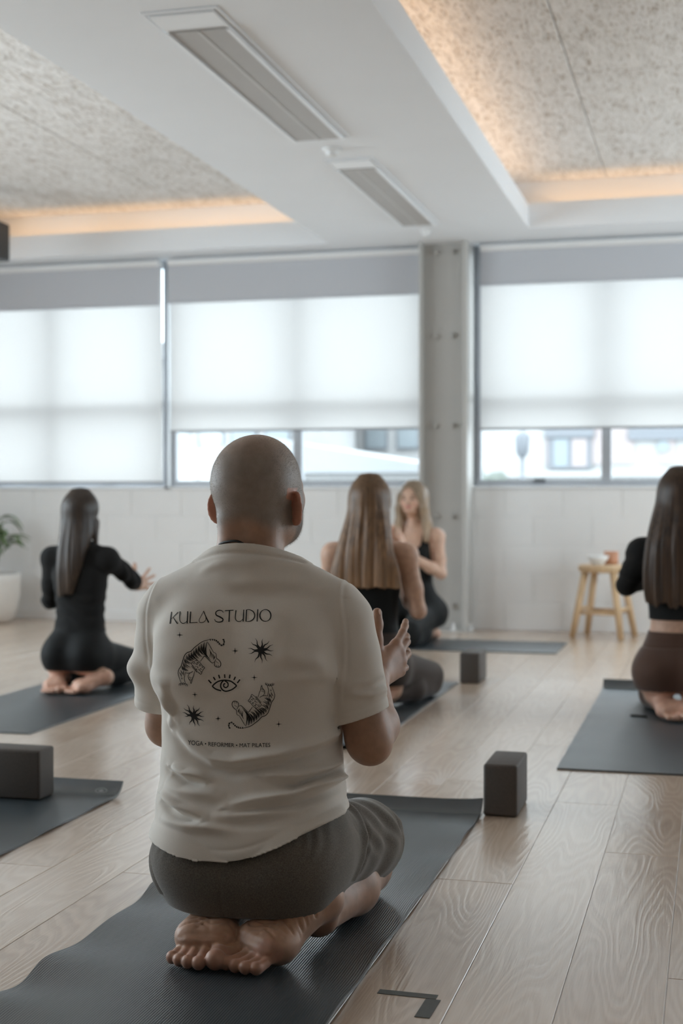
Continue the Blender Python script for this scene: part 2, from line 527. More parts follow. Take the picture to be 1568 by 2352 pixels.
back_window('window_4', 0.42, 2.30, 1.36, 'grey framed window bay beyond the stool')

# windows in the side walls, all out of view; the right one is added for daylight
for i, (side, a, b_) in enumerate([(XL - 0.09, *q) for q in BAYS_L] + [(XR + 0.09, *q) for q in BAYS_R]):
    w = empty('window_%d' % (5 + i)); tag(w, 'tall clear side window out of view', None, None, 'structure')
    f = MB()
    for q in ((a, a + 0.05), (b_ - 0.05, b_), ((a + b_) / 2 - 0.025, (a + b_) / 2 + 0.025)):
        f.box(side - 0.03, side + 0.03, q[0], q[1], 0.42, 2.66)
    for q in ((0.42, 0.47), (2.61, 2.66)):
        f.box(side - 0.03, side + 0.03, a + 0.05, b_ - 0.05, q[0], q[1])
    f.build('window_frame', M['frame'], w)
    for c0, c1 in ((a + 0.05, (a + b_) / 2 - 0.025), ((a + b_) / 2 + 0.025, b_ - 0.05)):
        MB().box(side - 0.003, side + 0.003, c0, c1, 0.47, 2.61).build('pane', M['glass'], w)

# blinds: each bay has a sunscreen blind and a short blockout blind in front of it
def blind(x0, x1, z_bot, y, mat, label, cat, roll_r):
    b = empty('roller_blind', ((x0 + x1) / 2, y, z_bot))
    w = (x1 - x0) / 2
    h = ZC - 0.006 - z_bot
    fb = MB()
    fb.box(-w, w, -0.0005, 0.0005, 0.012, h - 0.03)
    fb.build('blind_fabric', mat, b)
    MB().box(-w, w, -0.007, 0.007, -0.004, 0.012, bevel=0.003).build('hem_bar', M['rail'] if mat is M['sheer'] else mat, b)
    MB().tube((-w, 0.0, h - 0.03), (w, 0.0, h - 0.03), roll_r, n=20).build('roller', M['plastic_white'], b)
    tag(b, label, cat, 'roller blinds on the back windows')
    return b
ys, yo = 9.615, 9.56
blind(-5.80, -3.935, 1.03, ys, M['sheer'], 'sheer white blind lowered fully to the sill behind the potted plant', 'blind', 0.022)
blind(-3.872, -1.985, 1.405, ys, M['sheer'], 'sheer white blind lowered to half height between bright gap and steel column', 'blind', 0.022)
blind(-1.566, 0.15, 1.392, ys, M['sheer'], 'sheer white blind lowered to half height above the wooden stool', 'blind', 0.022)
blind(0.47, 2.25, 1.392, ys, M['sheer'], 'sheer white blind lowered over the bay past the stool', 'blind', 0.022)
blind(-5.80, -3.935, 2.335, yo, M['blockout'], 'short grey blockout blind above the blind that reaches the sill', 'blind', 0.026)
blind(-3.865, -1.97, 2.345, yo, M['blockout'], 'short grey blockout blind touching the left of the steel column', 'blind', 0.026)
blind(-1.558, 0.15, 2.385, yo, M['blockout'], 'short grey blockout blind to the right of the steel column', 'blind', 0.026)
blind(0.47, 2.25, 2.385, yo, M['blockout'], 'short grey blockout blind in the bay past the stool', 'blind', 0.026)

# steel column: an open channel facing the room, bolted web
colm = empty('steel_column', (-1.79, 9.50, 0))
tag(colm, 'cream painted steel column with paired bolts between the windows', 'column')
MB().box(-0.165, 0.165, 0.03, 0.045, 0.012, ZC).build('web_plate', M['steel'], colm)
bevel_mod(MB().box(-0.175, -0.160, -0.075, 0.14, 0.012, ZC).build('flange', M['steel'], colm), 0.003)
bevel_mod(MB().box(0.132, 0.165, -0.075, 0.14, 0.012, ZC).build('flange', M['steel'], colm), 0.004)
MB().box(-0.19, 0.19, -0.11, 0.145, 0.0, 0.012, bevel=0.002).build('base_plate', M['steel'], colm)
for z in (2.62, 2.04, 1.42, 0.793, 0.172):
    for xx in (-0.072, 0.046):
        b_ = MB()
        b_.tube((xx, 0.030, z), (xx, 0.024, z), 0.024, n=20)
        b_.tube((xx, 0.024, z), (xx, 0.006, z), 0.016, n=6)
        b_.tube((xx, 0.006, z), (xx, -0.006, z), 0.009, n=10)
        b_.build('bolt', M['steel'], colm)
for xx, yy in ((0.07, -0.085), (0.182, -0.04)):
    b_ = MB().tube((xx, yy, 0.012), (xx, yy, 0.03), 0.018, n=6).tube((xx, yy, 0.03), (xx, yy, 0.06), 0.01, n=10)
    b_.build('anchor_bolt', M['plastic_white'], colm)

# ceiling: white soffits around two recessed trays with wood wool boards
c = MB()
Z1, Z2 = 2.81, 3.01
def sof(x0, x1, y0, y1, sx0=0, sx1=0, sy0=0, sy1=0):
    c.box(x0, x1, y0, y1, ZC, Z1)
    c.box(x0 + sx0, x1 - sx1, y0 + sy0, y1 - sy1, Z1, Z2 + 0.03)
s_ = 0.15
sof(-2.58, -1.17, YR, YB + 0.2, s_, s_)
sof(-5.2, -2.58, 9.31, YB + 0.2, -0.15, -0.15, s_, 0)
sof(-1.17, 2.4, 9.12, YB + 0.2, -0.15, -0.15, s_, 0)
sof(XL - 0.2, -5.2, YR, YB + 0.2, 0, s_)
sof(2.4, XR + 0.2, YR, YB + 0.2, s_, 0)
sof(-5.2, -2.58, YR, -1.0, -0.15, -0.15, 0, s_)
sof(-1.17, 2.4, YR, -1.0, -0.15, -0.15, 0, s_)
c.box(XL - 0.2, XR + 0.2, YR - 0.2, YB + 0.2, 3.06, 3.25)
# upstands that hide the light strips
c.box(-5.2, -2.58, 9.31, 9.322, Z1, Z1 + 0.035); c.box(-1.17, 2.4, 9.12, 9.132, Z1, Z1 + 0.035)
c.box(-1.182, -1.17, -1.0, 9.12, Z1, Z1 + 0.02); c.box(-5.212, -5.2, -1.0, 9.31, Z1, Z1 + 0.02)
ceil_o = c.build('ceiling', M['ceiling'])
tag(ceil_o, 'white plaster ceiling soffits around recessed trays', None, None, 'structure')
def boards(xs, ys_):
    for a, b_ in zip(xs, xs[1:]):
        for d, e in zip(ys_, ys_[1:]):
            o = MB().box(-(b_ - a) / 2 + 0.002, (b_ - a) / 2 - 0.002, -(e - d) / 2 + 0.002, (e - d) / 2 - 0.002, 0, 0.025, bevel=0.004, seg=1).build('ceiling_panel', M['wool'], ceil_o)
            o.location = ((a + b_) / 2, (d + e) / 2, Z2 + RNG.uniform(0, 0.002))
boards([-5.35, -4.86, -3.66, -2.43], [-1.15, 0, 2.4, 4.75, 7.12, 9.46])
boards([-1.32, -0.68, 0.52, 1.72, 2.55], [-1.15, 2.2, 4.55, 6.945, 9.27])
# warm cove strips lying on the ledges
def led(x0, x1, y0, y1, label):
    t = MB().box(x0, x1, y0, y1, Z1 + 0.001, Z1 + 0.009).build('led_strip', M['led'])
    tag(t, label, 'light strip', 'warm cove light strips')
led(-5.1, -2.7, 9.345, 9.36, 'warm light strip on the back ledge of the left ceiling tray')
led(-5.25, -5.235, -0.9, 9.2, 'warm light strip on the outer ledge of the left ceiling tray')
led(-1.10, 2.3, 9.155, 9.17, 'warm light strip on the back ledge of the right ceiling tray')
led(-1.225, -1.21, -0.9, 9.0, 'warm light strip on the beam side ledge of the right ceiling tray')

# ceiling heaters
def heater(x0, x1, y0, y1, label):
    h = empty('ceiling_heater', ((x0 + x1) / 2, (y0 + y1) / 2, ZC))
    w, l = (x1 - x0) / 2, (y1 - y0) / 2
    t = MB()
    t.box(-w, w, -l, -l + 0.02, -0.006, 0.0); t.box(-w, w, l - 0.012, l, -0.006, 0)
    t.box(-w, -w + 0.012, -l + 0.02, l - 0.012, -0.006, 0); t.box(w - 0.012, w, -l + 0.02, l - 0.012, -0.006, 0)
    bevel_mod(t.build('outer_trim', M['ceiling'], h), 0.002)
    pl = MB()
    pl.box(-w + 0.022, w - 0.022, -l + 0.03, -l + 0.20, -0.012, 0.0, bevel=0.003)
    pl.build('end_plate', M['heater'], h)
    g = MB()
    for i in range(24):
        xx = -w + 0.04 + i * (2 * w - 0.08) / 23
        g.box(xx - 0.002, xx + 0.002, -l + 0.185, -l + 0.195, -0.016, -0.011)
    g.build('vent_slots', M['grille'], h)
    r = MB()
    r.box(-w + 0.022, -w + 0.034, -l + 0.20, l - 0.02, -0.022, 0); r.box(w - 0.034, w - 0.022, -l + 0.20, l - 0.02, -0.022, 0)
    r.build('side_rail', M['heater'], h)
    MB().box(-w + 0.036, w - 0.036, -l + 0.205, l - 0.025, -0.014, -0.002).build('radiant_panel', M['grille'], h)
    MB().box(-0.006, 0.006, -l + 0.205, l - 0.025, -0.017, -0.013).build('centre_rib', M['steel'], h)
    tag(h, label, 'heater', 'ceiling heaters on the white beam')
heater(-2.01, -1.715, 4.70, 6.57, 'long ceiling heater farther from the windows, with grey panel')
heater(-1.965, -1.70, 6.99, 8.80, 'long ceiling heater close to the windows, with grey panel')
def detector(x, y, r, label):
    d = empty('smoke_detector', (x, y, ZC))
    MB().lathe([(0, 0), (r, 0), (r, -0.008), (r * 0.9, -0.014), (0, -0.014)], 32).build('base', M['plastic_white'], d, True)
    MB().lathe([(r * 0.62, -0.014), (r * 0.62, -0.03), (r * 0.45, -0.038), (0, -0.04)], 32).build('cap', M['plastic_white'], d, True)
    tag(d, label, 'detector')
detector(-1.86, 6.78, 0.05, 'small round white ceiling detector between the two heaters')
detector(-1.836, 9.02, 0.035, 'tiny round white ceiling sensor in front of the column top')

# loudspeaker hung in the left tray
sp = empty('loudspeaker', (-4.72, 8.4, 2.51))
bevel_mod(MB().box(-0.14, 0.14, -0.11, 0.11, 0, 0.25).build('cabinet', M['black'], sp), 0.01)
MB().box(-0.125, 0.125, -0.118, -0.11, 0.012, 0.238).build('grille', M['rail'], sp)
MB().box(-0.02, 0.02, -0.02, 0.02, 0.25, 0.50).build('bracket', M['black'], sp)
tag(sp, 'black loudspeaker hung from the left ceiling tray', 'speaker')
# ------------------------------------------------------------------ yoga mats
def yoga_mat(label, x0, x1, y0, y1, near_curl=None, far_curl=None, ripple=0.0, yaw=0.0, logo=None, skew=0.0, seed=0):
    """curl = (length bent up, bend angle in degrees); origin at the near left corner"""
    W, Lm, T = x1 - x0, y1 - y0, 0.006
    root = empty('yoga_mat', (x0, y0, 0), yaw)
    def profile(s):
        yy, zz = s, 0.0
        for (cur, sg) in ((near_curl, -1), (far_curl, 1)):
            if not cur: continue
            cl, ang = cur[0], math.radians(cur[1])
            d = (s - (Lm - cl)) if sg > 0 else (cl - s)
            if d > 0:
                R = cl / ang
                a = d / R
                base = (Lm - cl) if sg > 0 else cl
                yy = base + sg * R * math.sin(a)
                zz = R * (1 - math.cos(a))
        return yy, zz
    nx, ny = 40, 150
    # denser rows in the curls
    ss = np.linspace(0, 1, ny + 1) * Lm
    ex = [np.linspace(0, near_curl[0], 14)] if near_curl else []
    ex += [np.linspace(Lm - far_curl[0], Lm, 14)] if far_curl else []
    ss = np.unique(np.concatenate([ss] + ex))
    us = np.linspace(0, 1, nx + 1)
    V = np.zeros((2, len(ss), nx + 1, 3))
    rg = np.random.default_rng(seed)
    ph = rg.uniform(0, 6.28, 6)
    for i, s in enumerate(ss):
        yy, zz = profile(s)
        yy2, zz2 = profile(min(s + 1e-3, Lm)) if s < Lm - 1e-3 else profile(s)
        p0 = profile(max(s - 1e-3, 0)); p1 = profile(min(s + 1e-3, Lm))
        ty, tz = p1[0] - p0[0], p1[1] - p0[1]
        l_ = math.hypot(ty, tz); ny_, nz_ = -tz / l_, ty / l_
        rip = ripple * (0.5 + 0.5 * math.sin(s * 2 * math.pi / 0.27 + ph[0])) * (0.6 + 0.4 * math.sin(s * 7 + ph[1]))
        ripr = ripple * 0.5 * (0.5 + 0.5 * math.sin(s * 2 * math.pi / 0.33 + ph[2]))
        zr = rip * np.exp(-us * W / 0.07) + ripr * np.exp(-(1 - us) * W / 0.05)
        xx = us * W + skew * (s / Lm)
        for t in (0, 1):
            V[t, i, :, 0] = xx - (rip * 0.8) * np.exp(-us * W / 0.05)
            V[t, i, :, 1] = yy + ny_ * T * t
            V[t, i, :, 2] = zz + nz_ * T * t + zr
    ns, nu = len(ss), nx + 1
    idx = np.arange(2 * ns * nu).reshape(2, ns, nu)
    F = []
    def quad(a, b, c_, d): F.append(np.stack([a.ravel(), b.ravel(), c_.ravel(), d.ravel()], 1))
    quad(idx[1, :-1, :-1], idx[1, :-1, 1:], idx[1, 1:, 1:], idx[1, 1:, :-1])
    quad(idx[0, :-1, :-1], idx[0, 1:, :-1], idx[0, 1:, 1:], idx[0, :-1, 1:])
    quad(idx[0, :-1, 0], idx[1, :-1, 0], idx[1, 1:, 0], idx[0, 1:, 0])
    quad(idx[0, :-1, -1], idx[0, 1:, -1], idx[1, 1:, -1], idx[1, :-1, -1])
    quad(idx[0, 0, :-1], idx[0, 0, 1:], idx[1, 0, 1:], idx[1, 0, :-1])
    quad(idx[0, -1, :-1], idx[1, -1, :-1], idx[1, -1, 1:], idx[0, -1, 1:])
    np_mesh('mat_sheet', V.reshape(-1, 3), np.concatenate(F), M['rubber'], root, True).data.set_sharp_from_angle(angle=math.radians(40))
    if logo:
        # oval emblem: ring with a small lotus of three petals and rays
        lx, ls, rx, ry = logo
        vs_, fs = [], []
        def put(u, s):
            yy, zz = profile(s)
            p0 = profile(s - 1e-3); p1 = profile(s + 1e-3)
            l_ = math.hypot(p1[0] - p0[0], p1[1] - p0[1])
            return (u, yy - (p1[1] - p0[1]) / l_ * (T + 0.0006), zz + (p1[0] - p0[0]) / l_ * (T + 0.0006))
        def poly(pts):
            b0 = len(vs_)
            vs_.extend(put(lx + p[0] * rx, ls + p[1] * ry) for p in pts); fs.append(tuple(range(b0, b0 + len(pts))))
        n = 40
        for i in range(n):
            a, b_ = 2 * math.pi * i / n, 2 * math.pi * (i + 1) / n
            poly([(math.cos(a), math.sin(a)), (math.cos(b_), math.sin(b_)), (0.84 * math.cos(b_), 0.84 * math.sin(b_)), (0.84 * math.cos(a), 0.84 * math.sin(a))])
        for ca in (-0.75, 0.0, 0.75):
            dx, dy = math.sin(ca), math.cos(ca)
            pts = []
            for t in np.linspace(0, 1, 7):
                w = 0.17 * math.sin(math.pi * t) + 0.004
                pts.append((dx * 0.75 * t * 0.9 + dy * w, -0.35 + dy * 0.95 * t - dx * w))
            for t in np.linspace(1, 0, 7):
                w = 0.17 * math.sin(math.pi * t) + 0.004
                pts.append((dx * 0.75 * t * 0.9 - dy * w, -0.35 + dy * 0.95 * t + dx * w))
            poly(pts)
        poly([(-0.7, -0.42), (0.7, -0.42), (0.55, -0.58), (-0.55, -0.58)])
        np_mesh('logo', vs_, fs, M['logo'], root, False)
    tag(root, label, 'yoga mat', 'dark slate yoga mats')
    return root

yoga_mat('dark slate yoga mat under the man in the white T-shirt', -1.268, -0.650, 2.05, 4.06, None, (0.075, 58), 0.016, logo=(0.578, 1.972, 0.014, 0.012), seed=1)
yoga_mat('dark slate yoga mat holding the grey block that lies on its side', -2.395, -1.775, 2.05, 4.03, None, (0.085, 58), 0.010, logo=(0.560, 1.935, 0.020, 0.014), seed=2)
yoga_mat('dark slate yoga mat under the woman in black with outstretched arms', -3.195, -2.575, 4.93, 6.82, None, None, 0.0, seed=3)
yoga_mat('dark slate yoga mat under the long haired blonde seen from behind', -1.842, -1.225, 4.93, 6.84, (0.09, 20), None, 0.006, seed=4)
yoga_mat('dark slate yoga mat under the woman in brown leggings', -0.512, 0.105, 4.76, 6.86, None, (0.09, 60), 0.002, seed=5)
yoga_mat('dark slate yoga mat laid along the windows under the seated instructor', -0.893, -0.253, 8.25, 10.13, None, None, 0.0, yaw=math.radians(90), seed=6).location = (-0.893, 8.25, 0)

# ------------------------------------------------------------------ foam blocks
def foam_block(label, x0, y0, w, l, h, z=0.0, yaw=0.0):
    mb = MB().box(0, w, 0, l, 0, h, bevel=0.009, seg=3)
    o = mb.build('yoga_block', M['block'], None, True)
    o.location = (x0, y0, z); o.rotation_euler = (0, 0, yaw)
    try:
        o.data.set_sharp_from_angle(angle=math.radians(45))
    except Exception:
        pass
    tag(o, label, 'yoga block', 'grey foam yoga blocks')
foam_block('grey foam block standing at the corner of the mat under the man in white', -0.645, 4.012, 0.10, 0.228, 0.152)
foam_block('grey foam block standing at the end of the mat under the long haired blonde', -1.218, 6.84, 0.10, 0.228, 0.152)
foam_block('grey foam block lying on its long side upon a yoga mat', -2.20, 3.835, 0.230, 0.10, 0.152, 0.0068)

# ------------------------------------------------------------------ floor tape
tp = empty('tape_mark', (-0.605, 2.525, 0.0))
MB().box(0, 0.112, 0, 0.022, 0.0002, 0.001).build('tape_strip', M['tape'], tp).rotation_euler = (0, 0, math.radians(-1))
MB().box(0.094, 0.122, -0.095, -0.002, 0.0004, 0.0013).build('tape_strip', M['tape'], tp).rotation_euler = (0, 0, math.radians(-1.5))
tag(tp, 'L shaped mark of grey tape stuck on the oak floor', 'tape')

# ------------------------------------------------------------------ stool with bowl and cup
st = empty('stool', (-0.70, 9.36, 0.0), math.radians(-14))
bevel_mod(MB().lathe([(0, 0.43), (0.158, 0.43), (0.168, 0.445), (0.168, 0.470), (0.158, 0.478), (0, 0.478)], 56).build('seat', M['stool'], st, True), 0.002)
legs = []
for sx, sy in ((-1, -1), (1, -1), (1, 1), (-1, 1)):
    top = Vector((sx * 0.095, sy * 0.095, 0.432)); bot = Vector((sx * 0.165, sy * 0.150, 0.0))
    d = (bot - top)
    m_ = MB().tube(top + Vector((0, 0, 0.006)), bot, 0.025, 0.021, 16)
    m_.build('leg', M['stool'], st, True)
    legs.append((top, bot))
def on_leg(i, z):
    a, b_ = legs[i]; t = (a.z - z) / (a.z - b_.z); return a.lerp(b_, t)
for i, z in ((0, 0.165), (1, 0.185), (2, 0.165), (3, 0.185)):
    MB().tube(on_leg(i, z), on_leg((i + 1) % 4, z), 0.013, None, 12).build('stretcher', M['stool'], st, True)
tag(st, 'round pale wooden stool with four splayed legs against the wall', 'stool')
bowl = MB().lathe([(0, 0.0), (0.035, 0.0), (0.037, 0.006), (0.060, 0.03), (0.073, 0.062), (0.069, 0.062), (0.056, 0.032), (0.033, 0.011), (0, 0.009)], 48).build('bowl', M['ceramic'], None, True)
bowl.location = (-0.735, 9.30, 0.4782)
tag(bowl, 'small white ceramic bowl on the wooden stool', 'bowl')
cup = empty('candle_jar', (-0.655, 9.40, 0.4782))
MB().lathe([(0, 0), (0.040, 0), (0.046, 0.008), (0.048, 0.086), (0.043, 0.086), (0.041, 0.074), (0, 0.074)], 40).build('jar', M['terracotta'], cup, True)
MB().lathe([(0.0, 0.075), (0.0405, 0.075), (0.0405, 0.079), (0, 0.079)], 32).build('wax', M['ceramic'], cup, True)
tag(cup, 'terracotta candle jar behind the white bowl on the stool', 'candle')

# ------------------------------------------------------------------ planter
pl = empty('potted_plant', (-5.16, 9.27, 0.0))
MB().lathe([(0, 0.0), (0.135, 0.0), (0.165, 0.02), (0.195, 0.10), (0.214, 0.20), (0.220, 0.30), (0.222, 0.362), (0.204, 0.362), (0.200, 0.335), (0, 0.335)], 64).build('pot', M['pot'], pl, True)
MB().lathe([(0, 0.352), (0.12, 0.35), (0.2005, 0.338), (0.2005, 0.332), (0, 0.332)], 48).build('soil', M['soil'], pl, True)
def leaf(base, tip, width, droop, name='leaf'):
    base = Vector(base); tip = Vector(tip)
    d = tip - base; side = d.cross(Vector((0, 0, 1))).normalized()
    v, f = [], []
    n = 14
    for i in range(n + 1):
        t = i / n
        c_ = base + d * t + Vector((0, 0, droop * 4 * t * (1 - t)))
        w = width * (math.sin(math.pi * min(1, t ** 0.8)) ** 0.8 if 0 < t < 1 else 0.02) + 0.001
        v += [c_ - side * w + Vector((0, 0, 0.25 * w)), c_ + Vector((0, 0, -0.1 * w)), c_ + side * w + Vector((0, 0, 0.25 * w))]
    for i in range(n):
        a = 3 * i
        f += [(a, a + 1, a + 4, a + 3), (a + 1, a + 2, a + 5, a + 4)]
    o = np_mesh(name, v, f, M['leaf'], pl, True)
    s = o.modifiers.new('thickness', 'SOLIDIFY'); s.thickness = 0.0016
rg = random.Random(5)
stem = MB()
for i in range(9):
    a = i * 2.4
    top = Vector((0.10 * math.cos(a), 0.08 * math.sin(a), 0.62 + 0.05 * (i % 4)))
    stem.tube((0.03 * math.cos(a), 0.03 * math.sin(a), 0.34), top, 0.006, 0.004, 8)
    for j in range(3):
        b_ = a + (j - 1) * 1.1 + rg.uniform(-0.3, 0.3)
        ln = rg.uniform(0.16, 0.24)
        leaf(top - Vector((0, 0, 0.05 * j)), top + Vector((ln * math.cos(b_), ln * math.sin(b_) * 0.8, rg.uniform(-0.12, 0.06) - 0.05 * j)), 0.026, 0.05)
leaf((0.02, -0.02, 0.60), (0.19, -0.05, 0.545), 0.028, 0.055)
leaf((0.02, 0.0, 0.66), (0.17, -0.02, 0.635), 0.022, 0.04)
stem.build('stems', M['leaf'], pl, True)
tag(pl, 'leafy green plant in a rounded off-white planter by the wall', 'potted plant')

# ------------------------------------------------------------------ outside the windows
gr = MB().box(-60, 40, 10.2, 90, -3.3, -3.0).build('street_ground', M['ground'])
tag(gr, 'pale street paving outside the windows', None, None, 'structure')
hb = empty('townhouse', (-1.9, 25.0, -3.0))
MB().box(-2.6, 7.5, 0, 6, 0, 9.5).build('wall', M['facade'], hb)
for (a, b_) in ((-1.05, 0.55), (0.98, 1.25)):
    MB().box(a + (0.05 if a < 0 else 0), b_, -0.04, 0.02, 4.5, 6.2).build('brick_panel', M['brick'], hb)
MB().box(-2.6, 7.5, -0.12, 0.0, 4.28, 4.38).build('ledge', M['facade'], hb)
for (a, b_) in ((-0.9, -0.24), (3.0, 3.7)):
    w = MB().box(a - 0.05, b_ + 0.05, -0.09, -0.03, 4.42, 5.10).build('window', M['outframe'], hb)
    MB().box(a + 0.06, (a + b_) / 2 - 0.03, -0.10, -0.085, 4.46, 4.95).build('pane', M['outglass'], w)
    MB().box((a + b_) / 2 + 0.05, b_ - 0.03, -0.10, -0.085, 4.46, 4.95).build('pane', M['brick'], w)
    MB().box(a - 0.1, b_ + 0.1, -0.14, -0.03, 4.98, 5.14).build('lintel', M['outframe'], w)
MB().box(0.45, 7.5, -0.10, -0.02, 4.92, 5.12).build('band', M['outframe'], hb)
MB().tube((1.05, -0.06, 4.80), (1.05, 0.0, 4.80), 0.11, None, 24).build('wall_emblem', M['outglass'], hb)
MB().box(-2.8, 7.7, -0.3, 6.3, 9.5, 9.8).build('roof', M['roofing'], hb)
tag(hb, 'white townhouse with brick panels and small windows across the street', 'building')
lp = empty('street_lamp', (-2.72, 20.5, -3.0))
MB().tube((0, 0, 0), (0, 0, 4.55), 0.035, 0.028, 12).build('pole', M['lamp'], lp, True)
MB().lathe([(0.04, 4.5), (0.09, 4.56), (0.115, 4.80), (0.10, 4.84), (0.02, 4.90), (0, 4.9)], 20).build('lantern', M['lamp'], lp, True)
tag(lp, 'grey street lamp in front of the white townhouse', 'street lamp')
def shed(label, x0, x1, y, z_eave, z_ridge, n_win, mat, slope_dir):
    r = empty('warehouse', ((x0 + x1) / 2, y, -3.0)); w = (x1 - x0) / 2
    MB().box(-w, w, 0, 6, 0, z_eave + 3).build('wall', mat, r)
    m_ = MB()
    pts = [(-w - 0.3, z_eave + 3), (w + 0.3, z_eave + 3), (w + 0.3, (z_ridge if slope_dir > 0 else z_eave) + 3.12), (-w - 0.3, (z_ridge if slope_dir < 0 else z_eave) + 3.12)]
    va = [m_.bm.verts.new((p[0], -0.3, p[1])) for p in pts]; vb = [m_.bm.verts.new((p[0], 6.3, p[1])) for p in pts]
    m_.bm.faces.new(va); m_.bm.faces.new(vb[::-1])
    for i in range(4): m_.bm.faces.new((va[i], vb[i], vb[(i + 1) % 4], va[(i + 1) % 4]))
    m_.build('roof', M['roofing'], r)
    for i in range(n_win):
        xx = -w + (i + 0.5) * 2 * w / n_win
        wi = MB().box(xx - 0.35, xx + 0.35, -0.06, 0.0, z_eave + 3 - 1.0, z_eave + 3 - 0.35).build('window', M['outframe'], r)
        MB().box(xx - 0.29, xx + 0.29, -0.075, -0.055, z_eave + 3 - 0.94, z_eave + 3 - 0.41).build('pane', M['outglass'], wi)
    tag(r, label, 'building')
shed('pale warehouse with a sloping grey roof behind the man', -9.6, -6.0, 30, 1.45, 2.15, 3, M['facade'], -1)
shed('taller pale block behind the sloping warehouse roof', -13.5, -10.0, 33, 3.2, 3.4, 4, M['facade'], 1)
shed('low white block beside the townhouse, added to cover bright sky', -13.0, -7.2, 40, 3.3, 3.4, 6, M['facade'], 1)  # placed to hide a patch of overbright sky above the warehouse
shed('long pale block far behind the sheer blind', -26, -14, 34, 4.5, 4.8, 8, M['facade'], 1)
bs = MB()
ro = bmesh.ops.create_icosphere(bs.bm, subdivisions=4, radius=0.55)
for v in ro['verts']:
    n_ = v.co.normalized()
    v.co += n_ * (0.10 * math.sin(11 * n_.x + 3 * n_.z) * math.cos(9 * n_.y) + 0.06 * math.sin(23 * n_.z + 17 * n_.x))
bo = bs.build('street_bush', M['foliage'], None, True); bo.location = (-3.35, 21, 0.72)
tag(bo, 'dusty green street tree crown left of the street lamp', 'tree')
# ------------------------------------------------------------------ sculpting helpers: distance fields meshed with surface nets
def rotm(rx=0, ry=0, rz=0):
    return np.array(Matrix.Rotation(rz, 3, 'Z') @ Matrix.Rotation(ry, 3, 'Y') @ Matrix.Rotation(rx, 3, 'X'))

